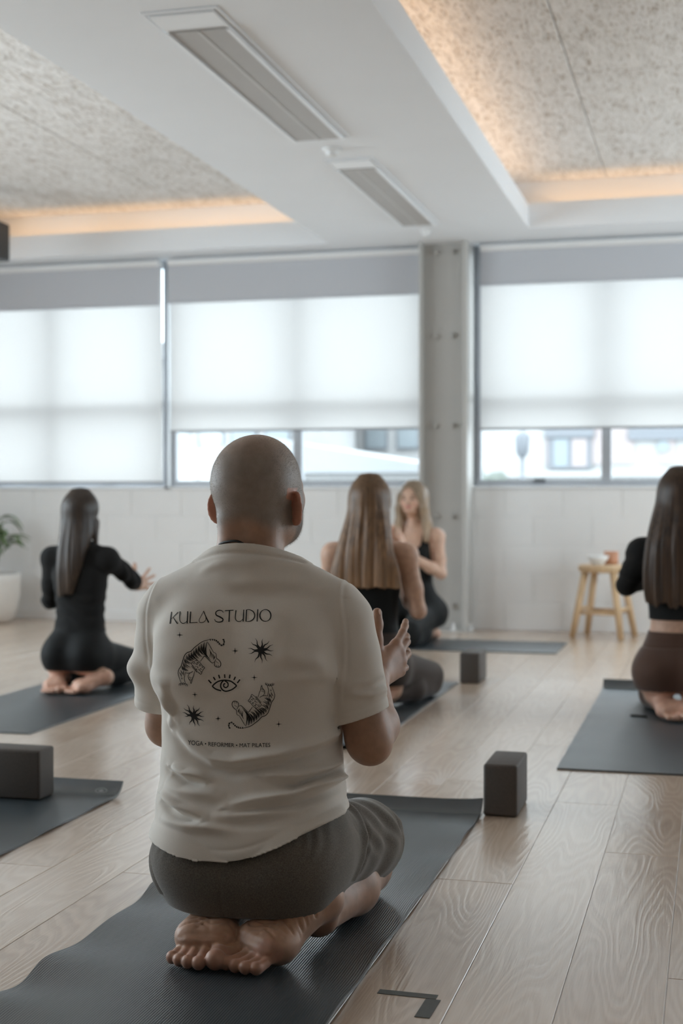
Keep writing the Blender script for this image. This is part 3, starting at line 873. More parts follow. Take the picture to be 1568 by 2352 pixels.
class Field:
    def __init__(self, lo, hi, res):
        self.lo = np.array(lo, np.float32); self.res = res
        self.n = np.ceil((np.array(hi) - np.array(lo)) / res).astype(int) + 1
        self.a = np.full(self.n, 1.0, np.float32)
        self.ax = [self.lo[i] + np.arange(self.n[i], dtype=np.float32) * res for i in range(3)]

    def _blk(self, lo, hi, m):
        sl = []
        for i in range(3):
            a = int(max(0, math.floor((lo[i] - m - self.lo[i]) / self.res)))
            b = int(min(self.n[i], math.ceil((hi[i] + m - self.lo[i]) / self.res) + 1))
            if b <= a: return None, None
            sl.append(slice(a, b))
        X = self.ax[0][sl[0]][:, None, None]; Y = self.ax[1][sl[1]][None, :, None]; Z = self.ax[2][sl[2]][None, None, :]
        return tuple(sl), (X, Y, Z)

    def _mix(self, sl, d, k, op):
        a = self.a[sl]
        if op == 'add':
            if k > 0:
                h = np.maximum(k - np.abs(a - d), 0) / k
                self.a[sl] = np.minimum(a, d) - h * h * (k * 0.25)
            else:
                self.a[sl] = np.minimum(a, d)
        else:
            d = -d
            if k > 0:
                h = np.maximum(k - np.abs(a - d), 0) / k
                self.a[sl] = np.maximum(a, d) + h * h * (k * 0.25)
            else:
                self.a[sl] = np.maximum(a, d)

    def cone(self, p, q, r0, r1=None, k=0.02, op='add'):
        p = np.array(p, np.float32); q = np.array(q, np.float32)
        r1 = r0 if r1 is None else r1
        R = max(r0, r1)
        sl, c = self._blk(np.minimum(p, q) - R, np.maximum(p, q) + R, k + 3 * self.res)
        if sl is None: return self
        d = q - p
        L2 = float(d @ d) + 1e-9
        t = np.clip(((c[0] - p[0]) * d[0] + (c[1] - p[1]) * d[1] + (c[2] - p[2]) * d[2]) / L2, 0, 1)
        dist = np.sqrt((c[0] - p[0] - t * d[0]) ** 2 + (c[1] - p[1] - t * d[1]) ** 2 + (c[2] - p[2] - t * d[2]) ** 2) - (r0 + (r1 - r0) * t)
        self._mix(sl, dist, k, op)
        return self

    def chain(self, pts, rs, k=0.02):
        for a, b, ra, rb in zip(pts, pts[1:], rs, rs[1:]):
            self.cone(a, b, ra, rb, k)
        return self

    def ell(self, c0, r, rot=None, k=0.02, op='add'):
        c0 = np.array(c0, np.float32); r = np.array(r, np.float32)
        R = float(r.max())
        sl, c = self._blk(c0 - R, c0 + R, k + 3 * self.res)
        if sl is None: return self
        x, y, z = c[0] - c0[0], c[1] - c0[1], c[2] - c0[2]
        if rot is not None:
            m = np.array(rot, np.float32)
            x, y, z = (m[0, 0] * x + m[1, 0] * y + m[2, 0] * z, m[0, 1] * x + m[1, 1] * y + m[2, 1] * z, m[0, 2] * x + m[1, 2] * y + m[2, 2] * z)
        k0 = np.sqrt((x / r[0]) ** 2 + (y / r[1]) ** 2 + (z / r[2]) ** 2)
        k1 = np.sqrt((x / r[0] ** 2) ** 2 + (y / r[1] ** 2) ** 2 + (z / r[2] ** 2) ** 2) + 1e-6
        self._mix(sl, k0 * (k0 - 1) / k1, k, op)
        return self

    def loft(self, secs, k=0.02, op='add', off=0.0, smooth=6):
        """secs: (z, cx, cy, a, b, exponent), ascending z"""
        S = np.array(secs, np.float32)
        zz = np.linspace(S[0, 0], S[-1, 0], 160)
        tab = np.stack([np.interp(zz, S[:, 0], S[:, j]) for j in range(1, 6)], 1)
        if smooth:
            kern = np.exp(-0.5 * (np.arange(-3 * smooth, 3 * smooth + 1) / smooth) ** 2); kern /= kern.sum()
            pad = np.concatenate([np.repeat(tab[:1], 3 * smooth, 0), tab, np.repeat(tab[-1:], 3 * smooth, 0)])
            tab = np.stack([np.convolve(pad[:, j], kern, 'valid') for j in range(5)], 1)
        amax = S[:, 3].max() + abs(S[:, 1]).max() + off; bmax = S[:, 4].max() + abs(S[:, 2]).max() + off
        sl, c = self._blk(np.array([-amax, -bmax, zz[0] - off]), np.array([amax, bmax, zz[-1] + off]), k + 3 * self.res)
        if sl is None: return self
        zc = c[2].ravel()
        cx, cy, a, b, n = [np.interp(zc, zz, tab[:, j]).astype(np.float32)[None, None, :] for j in range(5)]
        a = a + off; b = b + off
        u = np.abs(c[0] - cx) / a; v = np.abs(c[1] - cy) / b
        rr = (u ** n + v ** n + 1e-9) ** (1 / n)
        d = (rr - 1) * np.minimum(a, b) * (0.75 + 0.25 * np.minimum(a, b) / np.maximum(a, b))
        zo = np.maximum(zz[0] - off - c[2], c[2] - zz[-1] - off)
        d = np.maximum(d, zo)
        self._mix(sl, d.astype(np.float32), k, op)
        return self

    def mesh(self):
        a = self.a
        s = a < 0
        cnt = np.zeros(np.array(s.shape) - 1, np.uint8)
        for i in (0, 1):
            for j in (0, 1):
                for k in (0, 1):
                    cnt += s[i:s.shape[0] - 1 + i, j:s.shape[1] - 1 + j, k:s.shape[2] - 1 + k]
        act = (cnt > 0) & (cnt < 8)
        I, J, K = np.nonzero(act)
        ids = np.full(cnt.shape, -1, np.int32)
        ids[I, J, K] = np.arange(len(I), dtype=np.int32)
        P = np.zeros((len(I), 3), np.float32); N = np.zeros(len(I), np.float32)
        cor = [(i, j, k) for i in (0, 1) for j in (0, 1) for k in (0, 1)]
        val = {c: a[I + c[0], J + c[1], K + c[2]] for c in cor}
        for c in cor:
            for axis in range(3):
                if c[axis] == 1: continue
                e = list(c); e[axis] = 1; e = tuple(e)
                va, vb = val[c], val[e]
                m = (va < 0) != (vb < 0)
                t = va[m] / (va[m] - vb[m])
                for q in range(3):
                    P[m, q] += c[q] + (t if q == axis else 0)
                N[m] += 1
        P /= N[:, None]
        V = (np.stack([I, J, K], 1) + P) * self.res + self.lo
        Q = []
        for axis in range(3):
            o1, o2 = [(1, 2), (2, 0), (0, 1)][axis]
            lo_ = [slice(None)] * 3; hi_ = [slice(None)] * 3
            lo_[axis] = slice(0, -1); hi_[axis] = slice(1, None)
            A_, B_ = s[tuple(lo_)], s[tuple(hi_)]
            ii = np.array(np.nonzero(A_ != B_))
            ok = (ii[o1] >= 1) & (ii[o2] >= 1) & (ii[o1] < s.shape[o1] - 1) & (ii[o2] < s.shape[o2] - 1)
            ii = ii[:, ok]
            fl = A_[tuple(ii)]
            def cell(d1, d2):
                jj = ii.copy(); jj[o1] += d1; jj[o2] += d2
                return ids[tuple(jj)]
            q = np.stack([cell(-1, -1), cell(0, -1), cell(0, 0), cell(-1, 0)], 1)
            q[~fl] = q[~fl][:, ::-1]
            Q.append(q)
        Q = np.concatenate(Q)
        Q = Q[(Q >= 0).all(1)]
        return V.astype(np.float32), Q

def sample(F, P):
    u = np.clip((P - F.lo) / F.res, 0, np.array(F.n) - 1.001)
    i = u.astype(int); f = u - i
    out = np.zeros(len(P), np.float32)
    for a in (0, 1):
        for b in (0, 1):
            for c in (0, 1):
                w = (f[:, 0] if a else 1 - f[:, 0]) * (f[:, 1] if b else 1 - f[:, 1]) * (f[:, 2] if c else 1 - f[:, 2])
                out += w * F.a[i[:, 0] + a, i[:, 1] + b, i[:, 2] + c]
    return out

def push_out(V, F, dist):
    """moves cloth vertices off the surface below, along the field's gradient"""
    e = F.res
    for _ in range(4):
        d = sample(F, V)
        ins = np.all((V > F.lo + 2 * e) & (V < F.lo + e * (np.array(F.n) - 3)), axis=1)
        m = ins & (d < dist)
        if not m.any(): break
        P = V[m]
        g = np.stack([sample(F, P + np.eye(3, dtype=np.float32)[i] * e) - sample(F, P - np.eye(3, dtype=np.float32)[i] * e) for i in range(3)], 1)
        g /= np.linalg.norm(g, axis=1, keepdims=True) + 1e-6
        V = V.copy(); V[m] = P + g * np.clip(dist - d[m], 0, 0.03)[:, None]
    return V.astype(np.float32)

def vnormals(V, Q):
    n = np.cross(V[Q[:, 2]] - V[Q[:, 0]], V[Q[:, 3]] - V[Q[:, 1]])
    out = np.zeros_like(V)
    for i in range(4):
        for j in range(3):
            out[:, j] += np.bincount(Q[:, i], weights=n[:, j], minlength=len(V))
    return out / (np.linalg.norm(out, axis=1, keepdims=True) + 1e-9)

def relax(V, Q, it=1, w=0.5):
    for _ in range(it):
        acc = np.zeros_like(V); c = np.zeros(len(V), np.float32)
        for i in range(4):
            for o in (1, 3):
                for j in range(3):
                    acc[:, j] += np.bincount(Q[:, i], weights=V[Q[:, (i + o) % 4], j], minlength=len(V))
                c += np.bincount(Q[:, i], minlength=len(V))
        V = V * (1 - w) + w * acc / np.maximum(c, 1)[:, None]
    return V.astype(np.float32)

def cut(V, Q, g):
    """keep where g > 0; rim vertices are slid onto g = 0"""
    val = g(V)
    keep = (val[Q] > 0).any(1)
    Q = Q[keep]
    used = np.unique(Q)
    bad = used[val[used] < 0]
    e = 1e-3
    for _ in range(3):
        P = V[bad]
        v0 = g(P)
        gr = np.stack([(g(P + np.eye(3, dtype=np.float32)[i] * e) - v0) / e for i in range(3)], 1)
        step = -v0[:, None] * gr / (np.sum(gr * gr, 1, keepdims=True) + 1e-6)
        ln = np.linalg.norm(step, axis=1, keepdims=True)
        step *= np.minimum(1, 0.01 / (ln + 1e-9))
        V[bad] = P + step
    # even out the rim
    ed = np.concatenate([Q[:, [0, 1]], Q[:, [1, 2]], Q[:, [2, 3]], Q[:, [3, 0]]])
    es = np.sort(ed, 1)
    key = es[:, 0].astype(np.int64) * (len(V) + 1) + es[:, 1]
    u, inv, c = np.unique(key, return_inverse=True, return_counts=True)
    be = es[c[inv] == 1]
    if len(be):
        near = np.abs(g(V)) < 0.005
        for _ in range(14):
            acc = np.zeros((len(V), 3)); n = np.zeros(len(V))
            for i, j in ((0, 1), (1, 0)):
                for q in range(3): acc[:, q] += np.bincount(be[:, i], weights=V[be[:, j], q], minlength=len(V))
                n += np.bincount(be[:, i], minlength=len(V))
            m = (n == 2) & near
            V[m] = (0.5 * V[m] + 0.5 * acc[m] / 2).astype(np.float32)
    return drop_unused(V, Q)

def smooth_rim(V, Q, it=6):
    ed = np.concatenate([Q[:, [0, 1]], Q[:, [1, 2]], Q[:, [2, 3]], Q[:, [3, 0]]])
    es = np.sort(ed, 1)
    key = es[:, 0].astype(np.int64) * (len(V) + 1) + es[:, 1]
    u, inv, c = np.unique(key, return_inverse=True, return_counts=True)
    be = es[c[inv] == 1]
    V = V.copy()
    for _ in range(it):
        acc = np.zeros((len(V), 3)); n = np.zeros(len(V))
        for i, j in ((0, 1), (1, 0)):
            for q in range(3): acc[:, q] += np.bincount(be[:, i], weights=V[be[:, j], q], minlength=len(V))
            n += np.bincount(be[:, i], minlength=len(V))
        m = n == 2
        V[m] = (0.4 * V[m] + 0.6 * acc[m] / 2).astype(np.float32)
    return V

def drop_unused(V, Q):
    used = np.unique(Q)
    mp = np.full(len(V), -1, np.int64); mp[used] = np.arange(len(used))
    return V[used], mp[Q]

def main_piece(V, Q, min_frac=0.05):
    """drop crumbs: keep connected pieces with a fair share of the faces"""
    lab = np.arange(len(V))
    for _ in range(200):
        m = lab[Q].min(1)
        new_ = lab.copy()
        for i in range(4): np.minimum.at(new_, Q[:, i], m)
        new_ = new_[new_]
        if (new_ == lab).all(): break
        lab = new_
    fl = lab[Q[:, 0]]
    u, c = np.unique(fl, return_counts=True)
    good = u[c > min_frac * len(Q)]
    return drop_unused(V, Q[np.isin(fl, good)])

def smooth01(x, a, b):
    t = np.clip((x - a) / (b - a), 0, 1)
    return t * t * (3 - 2 * t)

def sdf_obj(name, V, Q, mat, parent, solid=0.0, color=None, offset=-1.0):
    o = np_mesh(name, V, Q.astype(np.int32), mat, parent, True)
    if color is not None:
        at = o.data.color_attributes.new('col', 'FLOAT_COLOR', 'POINT')
        buf = np.ones((len(V), 4), np.float32); buf[:, :3] = color
        at.data.foreach_set('color', buf.ravel())
    if solid:
        s = o.modifiers.new('cloth_thickness', 'SOLIDIFY'); s.thickness = solid; s.offset = offset
    return o

def unit(v):
    v = np.array(v, float); return v / np.linalg.norm(v)

def hand(F, wrist, fdir, palm, s=1.0, side=1, curl=(0.25, 0.3, 0.35, 0.4), spread=0.10, thumb=(0.5, 0.2), k=0.008):
    """fdir: finger direction, palm: direction the palm faces; thumb side = side * cross(fdir, palm)"""
    W = np.array(wrist, float); f = unit(fdir); p = np.array(palm, float); p = unit(p - f * (p @ f))
    t = side * np.cross(f, p)
    tips = []
    mcp, dirs = [], []
    for i, u in enumerate((0.030, 0.010, -0.010, -0.029)):
        m = W + f * (0.092 - (0.004, 0, 0.004, 0.012)[i]) * s + t * u * s - p * (0.004, 0.006, 0.005, 0.001)[i] * s
        mcp.append(m)
    F.cone(W - f * 0.02 * s, W + f * 0.012 * s, 0.025 * s, 0.023 * s, 0.02)
    for i, m in enumerate(mcp):
        F.cone(W + f * 0.012 * s + t * (0.014 - 0.0095 * i) * s, m, 0.017 * s, 0.0115 * s, 0.014)
    F.ell(W + f * 0.045 * s + t * 0.024 * s + p * 0.012 * s, (0.026 * s, 0.016 * s, 0.018 * s), np.stack([f, t, p], 1), 0.016)
    F.ell(W + f * 0.045 * s - t * 0.022 * s + p * 0.010 * s, (0.030 * s, 0.012 * s, 0.014 * s), np.stack([f, t, p], 1), 0.014)
    lens = ((0.045, 0.026, 0.021), (0.050, 0.030, 0.022), (0.046, 0.028, 0.021), (0.036, 0.021, 0.019))
    for i, m in enumerate(mcp):
        a = (1.5 - i) * spread
        d0 = unit(f * math.cos(a) + t * math.sin(a))
        P = m
        ang = 0.0
        rr = (0.0098, 0.0088, 0.0080, 0.0070) if i < 3 else (0.0085, 0.0076, 0.0068, 0.006)
        for j in range(3):
            ang += curl[i] * (0.7, 1.1, 0.8)[j]
            d = d0 * math.cos(ang) + p * math.sin(ang)
            Q = P + d * lens[i][j] * s
            F.cone(P, Q, rr[j] * s, rr[j + 1] * s, k if j else 0.010)
            P = Q
        tips.append(P)
    # thumb: leaves the side of the palm near its base
    b0 = W + f * 0.022 * s + t * 0.022 * s + p * 0.010 * s
    td = unit(f * math.cos(thumb[0]) + t * math.sin(thumb[0]) + p * thumb[1])
    b1 = b0 + td * 0.044 * s
    td2 = unit(td + f * 0.10)
    b2 = b1 + td2 * 0.034 * s
    b3 = b2 + unit(td2 - t * 0.05) * 0.026 * s
    F.chain([b0, b1, b2, b3], [0.018 * s, 0.0140 * s, 0.0128 * s, 0.0104 * s], 0.010)
    return mcp, tips, (b2, b3, td2)

def sole_up_foot(F, ball, fdir, side, s=1.0, heel_z=0.075, toes=None, w=1.18, bz=0.040):
    """bare foot lying on its instep with the sole up; fdir points heel to toes on the floor, side = +1 when the little toe is on the +cross side"""
    f2 = unit([fdir[0], fdir[1], 0]); l2 = np.array([f2[1], -f2[0], 0]) * side
    B = np.array([ball[0], ball[1], bz * s])
    Hh = B - f2 * 0.150 * s; Hh[2] = heel_z
    def pt(a, l, z): return B + f2 * a * s + l2 * l * s * w + np.array([0, 0, z * s])
    # metatarsal pad, arch, heel
    F.ell(pt(-0.012, -0.022, 0.0), (0.036 * s, 0.030 * s * w, 0.028 * s), np.stack([f2, l2, [0, 0, 1]], 1), 0.02)
    F.ell(pt(-0.012, 0.012, -0.003), (0.034 * s, 0.032 * s * w, 0.027 * s), np.stack([f2, l2, [0, 0, 1]], 1), 0.022)
    F.ell(pt(-0.022, 0.030, -0.006), (0.036 * s, 0.022 * s * w, 0.024 * s), np.stack([f2, l2, [0, 0, 1]], 1), 0.02)
    F.cone(pt(-0.03, -0.018, -0.002), Hh + l2 * -0.006, 0.030 * s, 0.031 * s, 0.03)
    F.cone(pt(-0.03, 0.022, -0.006), Hh + l2 * 0.010, 0.027 * s, 0.030 * s, 0.03)
    F.ell(Hh, (0.040 * s, 0.034 * s, 0.034 * s), np.stack([f2, l2, [0, 0, 1]], 1), 0.025)
    if toes is None:
        # (along, lateral) for toes big..little
        toes = ((0.060, -0.030), (0.066, -0.005), (0.062, 0.013), (0.054, 0.029), (0.042, 0.043))
    for i, (a, l) in enumerate(toes):
        r = (0.0178, 0.0122, 0.0116, 0.0112, 0.0112)[i] * s
        base = pt(0.012 - 0.004 * i, l * 0.86, -0.014)
        tip = pt(a, l, 0); tip[2] = r + 0.002
        mid = (base + tip) / 2 + np.array([0, 0, -0.002])
        F.cone(base, mid, r * 0.82, r * 0.78, 0.006)
        F.cone(mid, tip, r * 0.80, r, 0.003)
        F.ell(tip + np.array([0, 0, 0.003 * s]), (r * 1.12, r * 1.04, r * 0.98), np.stack([f2, l2, [0, 0, 1]], 1), 0.002)
    return Hh

def skin_mat(name, sheen=0.0, spec=0.45, rough=0.5):
    m, nt, b = nmat(name)
    at = new(nt, 'ShaderNodeAttribute', attribute_name='col')
    tc = new(nt, 'ShaderNodeTexCoord')
    n = new(nt, 'ShaderNodeTexNoise'); n.inputs['Scale'].default_value = 45; n.inputs['Detail'].default_value = 6
    nt.links.new(tc.outputs['Object'], n.inputs['Vector'])
    mr = new(nt, 'ShaderNodeMapRange'); mr.inputs['From Min'].default_value = 0.3; mr.inputs['From Max'].default_value = 0.7; mr.inputs['To Min'].default_value = 0.88; mr.inputs['To Max'].default_value = 1.12
    nt.links.new(n.outputs['Fac'], mr.inputs['Value'])
    mx = new(nt, 'ShaderNodeMix', data_type='RGBA', blend_type='MULTIPLY'); mx.inputs['Factor'].default_value = 1
    nt.links.new(at.outputs['Color'], mx.inputs['A']); nt.links.new(mr.outputs[0], mx.inputs['B'])
    nt.links.new(mx.outputs['Result'], b.inputs['Base Color'])
    b.inputs['Roughness'].default_value = rough
    b.inputs['Specular IOR Level'].default_value = spec
    b.inputs['Subsurface Weight'].default_value = 0.12
    b.inputs['Subsurface Radius'].default_value = (0.010, 0.004, 0.002)
    b.inputs['Subsurface Scale'].default_value = 0.6
    if sheen: b.inputs['Sheen Weight'].default_value = sheen
    n2 = new(nt, 'ShaderNodeTexNoise'); n2.inputs['Scale'].default_value = 500; n2.inputs['Detail'].default_value = 3
    nt.links.new(tc.outputs['Object'], n2.inputs['Vector'])
    bp = new(nt, 'ShaderNodeBump'); bp.inputs['Strength'].default_value = 0.12; bp.inputs['Distance'].default_value = 0.001
    nt.links.new(n2.outputs['Fac'], bp.inputs['Height']); nt.links.new(bp.outputs[0], b.inputs['Normal'])
    return m

def knit_mat(name, c, rough=0.85, fleck=0.05, weave=900.0, bump=0.25, sheen=0.15, sx=1.0):
    m, nt, b = nmat(name)
    tc = new(nt, 'ShaderNodeTexCoord')
    mp = new(nt, 'ShaderNodeMapping'); mp.inputs['Scale'].default_value = (1, 1, sx)
    nt.links.new(tc.outputs['Object'], mp.inputs['Vector'])
    n = new(nt, 'ShaderNodeTexNoise'); n.inputs['Scale'].default_value = weave; n.inputs['Detail'].default_value = 2
    nt.links.new(mp.outputs[0], n.inputs['Vector'])
    mr = new(nt, 'ShaderNodeMapRange'); mr.inputs['From Min'].default_value = 0.3; mr.inputs['From Max'].default_value = 0.7; mr.inputs['To Min'].default_value = 1 - fleck; mr.inputs['To Max'].default_value = 1 + fleck
    nt.links.new(n.outputs['Fac'], mr.inputs['Value'])
    mx = new(nt, 'ShaderNodeMix', data_type='RGBA', blend_type='MULTIPLY'); mx.inputs['Factor'].default_value = 1
    setc(mx.inputs['A'], c); nt.links.new(mr.outputs[0], mx.inputs['B']); nt.links.new(mx.outputs['Result'], b.inputs['Base Color'])
    b.inputs['Roughness'].default_value = rough
    b.inputs['Specular IOR Level'].default_value = 0.12
    b.inputs['Sheen Weight'].default_value = sheen
    b.inputs['Sheen Roughness'].default_value = 0.5
    bp = new(nt, 'ShaderNodeBump'); bp.inputs['Strength'].default_value = bump; bp.inputs['Distance'].default_value = 0.0008
    nt.links.new(n.outputs['Fac'], bp.inputs['Height']); nt.links.new(bp.outputs[0], b.inputs['Normal'])
    return m

def hair_mat(name, dark, light, rough=0.46):
    m, nt, b = nmat(name)
    tc = new(nt, 'ShaderNodeTexCoord')
    mp = new(nt, 'ShaderNodeMapping'); mp.inputs['Scale'].default_value = (130, 130, 3.0)
    nt.links.new(tc.outputs['Object'], mp.inputs['Vector'])
    n = new(nt, 'ShaderNodeTexNoise'); n.inputs['Scale'].default_value = 1; n.inputs['Detail'].default_value = 4
    nt.links.new(mp.outputs[0], n.inputs['Vector'])
    at = new(nt, 'ShaderNodeAttribute', attribute_name='col')
    colr = ramp(nt, n.outputs['Fac'], [(0.3, dark), (0.72, light)])
    mx = new(nt, 'ShaderNodeMix', data_type='RGBA', blend_type='MULTIPLY'); mx.inputs['Factor'].default_value = 1
    nt.links.new(colr, mx.inputs['A']); nt.links.new(at.outputs['Color'], mx.inputs['B'])
    nt.links.new(mx.outputs['Result'], b.inputs['Base Color'])
    b.inputs['Roughness'].default_value = rough
    b.inputs['Anisotropic'].default_value = 0.6
    b.inputs['Specular IOR Level'].default_value = 0.45
    bp = new(nt, 'ShaderNodeBump'); bp.inputs['Strength'].default_value = 0.5; bp.inputs['Distance'].default_value = 0.002
    nt.links.new(n.outputs['Fac'], bp.inputs['Height']); nt.links.new(bp.outputs[0], b.inputs['Normal'])
    return m

M['skin_tan'] = skin_mat('skin_tan', sheen=0.1)
M['skin_fair'] = skin_mat('skin_fair')
M['tee'] = knit_mat('white_cotton_jersey', (0.70, 0.655, 0.60), 0.9, 0.05, 700, 0.2, 0.25, 3.0)
M['tee_print'] = simple('black_screen_print', (0.022, 0.021, 0.02), 0.7, 0.2)
M['sweat'] = knit_mat('grey_marl_fleece', (0.135, 0.118, 0.10), 0.95, 0.28, 420, 0.45, 0.3, 1.0)
M['black_knit'] = knit_mat('black_rib_knit', (0.017, 0.017, 0.017), 0.85, 0.15, 500, 0.25, 0.04)
M['black_lycra'] = knit_mat('black_lycra', (0.013, 0.0135, 0.0135), 0.65, 0.08, 900, 0.1, 0.03)
M['brown_lycra'] = knit_mat('brown_lycra', (0.085, 0.047, 0.034), 0.65, 0.06, 900, 0.1, 0.2)
M['taupe_lycra'] = knit_mat('dark_brown_lycra', (0.040, 0.028, 0.023), 0.65, 0.06, 900, 0.1, 0.15)
M['hair_brown'] = hair_mat('dark_brown_hair', (0.016, 0.010, 0.007), (0.070, 0.042, 0.026))
M['hair_blonde'] = hair_mat('honey_blonde_hair', (0.085, 0.045, 0.022), (0.30, 0.165, 0.080))
M['hair_light'] = hair_mat('light_blonde_hair', (0.20, 0.13, 0.08), (0.58, 0.43, 0.29))
M['hair_dark'] = hair_mat('deep_brown_hair', (0.018, 0.010, 0.006), (0.085, 0.046, 0.025))
M['cord'] = simple('black_cord', (0.012, 0.011, 0.01), 0.6)
M['nail'] = simple('finger_nail', (0.62, 0.42, 0.34), 0.25)
# ------------------------------------------------------------------ the man in the white T-shirt
man = empty('person', (-0.940, 2.80, 0.0065))
tag(man, 'man with shaved head in white printed T-shirt kneeling on his heels', 'person')

def man_body():
    F = Field((-0.36, -0.31, -0.004), (0.36, 0.52, 1.075), 0.0034)
    # skull, face, neck; the head is turned a little to his right
    ca, sa = math.cos(-0.13), math.sin(-0.13)
    hc = (0.004, 0.005)
    def H(x, y, z): return (hc[0] + ca * x - sa * y, hc[1] + sa * x + ca * y, z)
    HR = rotm(0, 0, -0.13)
    F.ell(H(0, 0.014, 0.960), (0.084, 0.102, 0.094), HR, 0.02)
    F.ell(H(0, -0.030, 0.948), (0.079, 0.068, 0.084), HR, 0.04)
    F.ell(H(0, 0.062, 0.905), (0.066, 0.052, 0.085), HR, 0.04)
    F.ell(H(0, 0.062, 0.857), (0.056, 0.052, 0.042), HR, 0.03)
    for s in (-1, 1):
        F.ell(H(s * 0.052, 0.040, 0.870), (0.026, 0.045, 0.044), HR, 0.03)
        F.ell(H(s * 0.050, 0.078, 0.915), (0.024, 0.026, 0.024), HR, 0.02)       # cheekbones
        F.cone(H(s * 0.025, 0.108, 0.948), H(s * 0.054, 0.094, 0.948), 0.011, 0.010, 0.015)
    F.cone(H(0, 0.114, 0.935), H(0, 0.132, 0.905), 0.009, 0.013, 0.014)             # nose
    F.cone(H(-0.018, 0.108, 0.875), H(0.018, 0.108, 0.875), 0.010, 0.010, 0.012)
    F.cone((0, -0.022, 0.760), H(0, -0.006, 0.905), 0.062, 0.061, 0.035)
    for s in (-1, 1):
        F.cone((s * 0.034, -0.040, 0.87), (s * 0.03, -0.045, 0.76), 0.026, 0.032, 0.03)
        F.cone((s * 0.03, -0.025, 0.770), (s * 0.165, -0.012, 0.690), 0.040, 0.046, 0.04)
    # torso
    F.loft([(0.10, 0, -0.02, 0.175, 0.125, 2.3), (0.22, 0, -0.01, 0.180, 0.118, 2.3), (0.36, 0, 0, 0.165, 0.105, 2.3), (0.5, 0, 0, 0.178, 0.11, 2.4), (0.62, 0, 0, 0.185, 0.108, 2.4), (0.70, 0, -0.005, 0.14, 0.08, 2.2), (0.76, 0, -0.01, 0.07, 0.06, 2)], 0.03)
    # arms: (shoulder, mid, elbow, wrist)
    shR, elR, wrR = (0.192, -0.004, 0.665), (0.252, 0.010, 0.412), (0.214, 0.205, 0.522)
    shL, elL, wrL = (-0.192, 0.0, 0.665), (-0.230, 0.085, 0.415), (-0.165, 0.275, 0.520)
    for sh, el, wr, sg in ((shR, elR, wrR, 1), (shL, elL, wrL, -1)):
        sh = np.array(sh); el = np.array(el); wr = np.array(wr)
        F.ell(sh, (0.056, 0.056, 0.060), None, 0.04)
        mid = sh * 0.5 + el * 0.5
        F.cone(sh, mid, 0.050, 0.048, 0.03); F.cone(mid, el + (sh - el) * 0.12, 0.049, 0.046, 0.03)
        F.ell(mid + np.array([sg * 0.006, -0.012, -0.01]), (0.040, 0.042, 0.080), None, 0.02)
        F.ell(el + np.array([0, -0.006, -0.004]), (0.040, 0.038, 0.038), None, 0.02)
        bel = el * 0.72 + wr * 0.28 + np.array([sg * 0.010, 0, -0.004])
        F.cone(el, bel, 0.043, 0.047, 0.025); F.cone(bel, wr, 0.046, 0.028, 0.02)
    h = []
    h.append(hand(F, (0.220, 0.212, 0.526), (0.28, 0.88, 0.32), (-0.88, 0.36, -0.10), 1.06, 1, (0.14, 0.28, 0.32, 0.36), 0.13, (1.08, 0.0), 0.005))
    h.append(hand(F, (-0.165, 0.282, 0.526), (-0.05, 0.72, 0.60), (1, 0.1, 0.1), 1.02, -1, (0.16, 0.24, 0.30, 0.36), 0.12, (1.10, 0.10)))
    # legs folded under
    for s, kx, ax in ((1, 0.168, 0.150), (-1, -0.165, -0.085)):
        F.ell((0.012 + s * 0.085, -0.07, 0.182), (0.098, 0.112, 0.100), None, 0.04)
        F.cone((s * 0.10, 0.01, 0.18), (kx, 0.325, 0.115), 0.098, 0.060, 0.04)
        F.ell((kx, 0.335, 0.080), (0.052, 0.054, 0.066), None, 0.03)
        cal = np.array([(kx + ax) / 2 + s * 0.012, 0.17, 0.060])
        F.cone((kx, 0.325, 0.055), cal, 0.050, 0.056, 0.03)
        F.cone(cal, (ax, -0.035, 0.050), 0.056, 0.036, 0.03)
    for (ball, fd, sd, ax_) in (((0.074, -0.196), (-0.56, -0.83), -1, 0.150), ((-0.036, -0.194), (0.08, -0.99), 1, -0.085)):
        G = Field((-0.15, -0.31, -0.004), (0.24, 0.06, 0.16), 0.0034)
        G.lo = F.lo + np.round((G.lo - F.lo) / F.res).astype(int) * np.float32(F.res)
        G.ax = [G.lo[i] + np.arange(G.n[i], dtype=np.float32) * F.res for i in range(3)]
        hh = sole_up_foot(G, ball, fd, sd, 1.08, 0.100)
        G.cone((ax_, -0.03, 0.055), tuple(hh + np.array([0, 0.012, -0.012])), 0.037, 0.033, 0.03)
        if ax_ > 0: G.ell((0.176, -0.045, 0.048), (0.016, 0.02, 0.02), None, 0.015)               # outer ankle bone
        o_ = np.round((G.lo - F.lo) / F.res).astype(int)
        ycut = int((-0.10 - F.lo[1]) / F.res)
        for (a_, b_, k_) in ((o_[1], ycut, 0.003), (ycut, o_[1] + G.n[1], 0.018)):
            F._mix((slice(o_[0], o_[0] + G.n[0]), slice(a_, b_), slice(o_[2], o_[2] + G.n[2])), G.a[:, a_ - o_[1]:b_ - o_[1], :], k_, 'add')
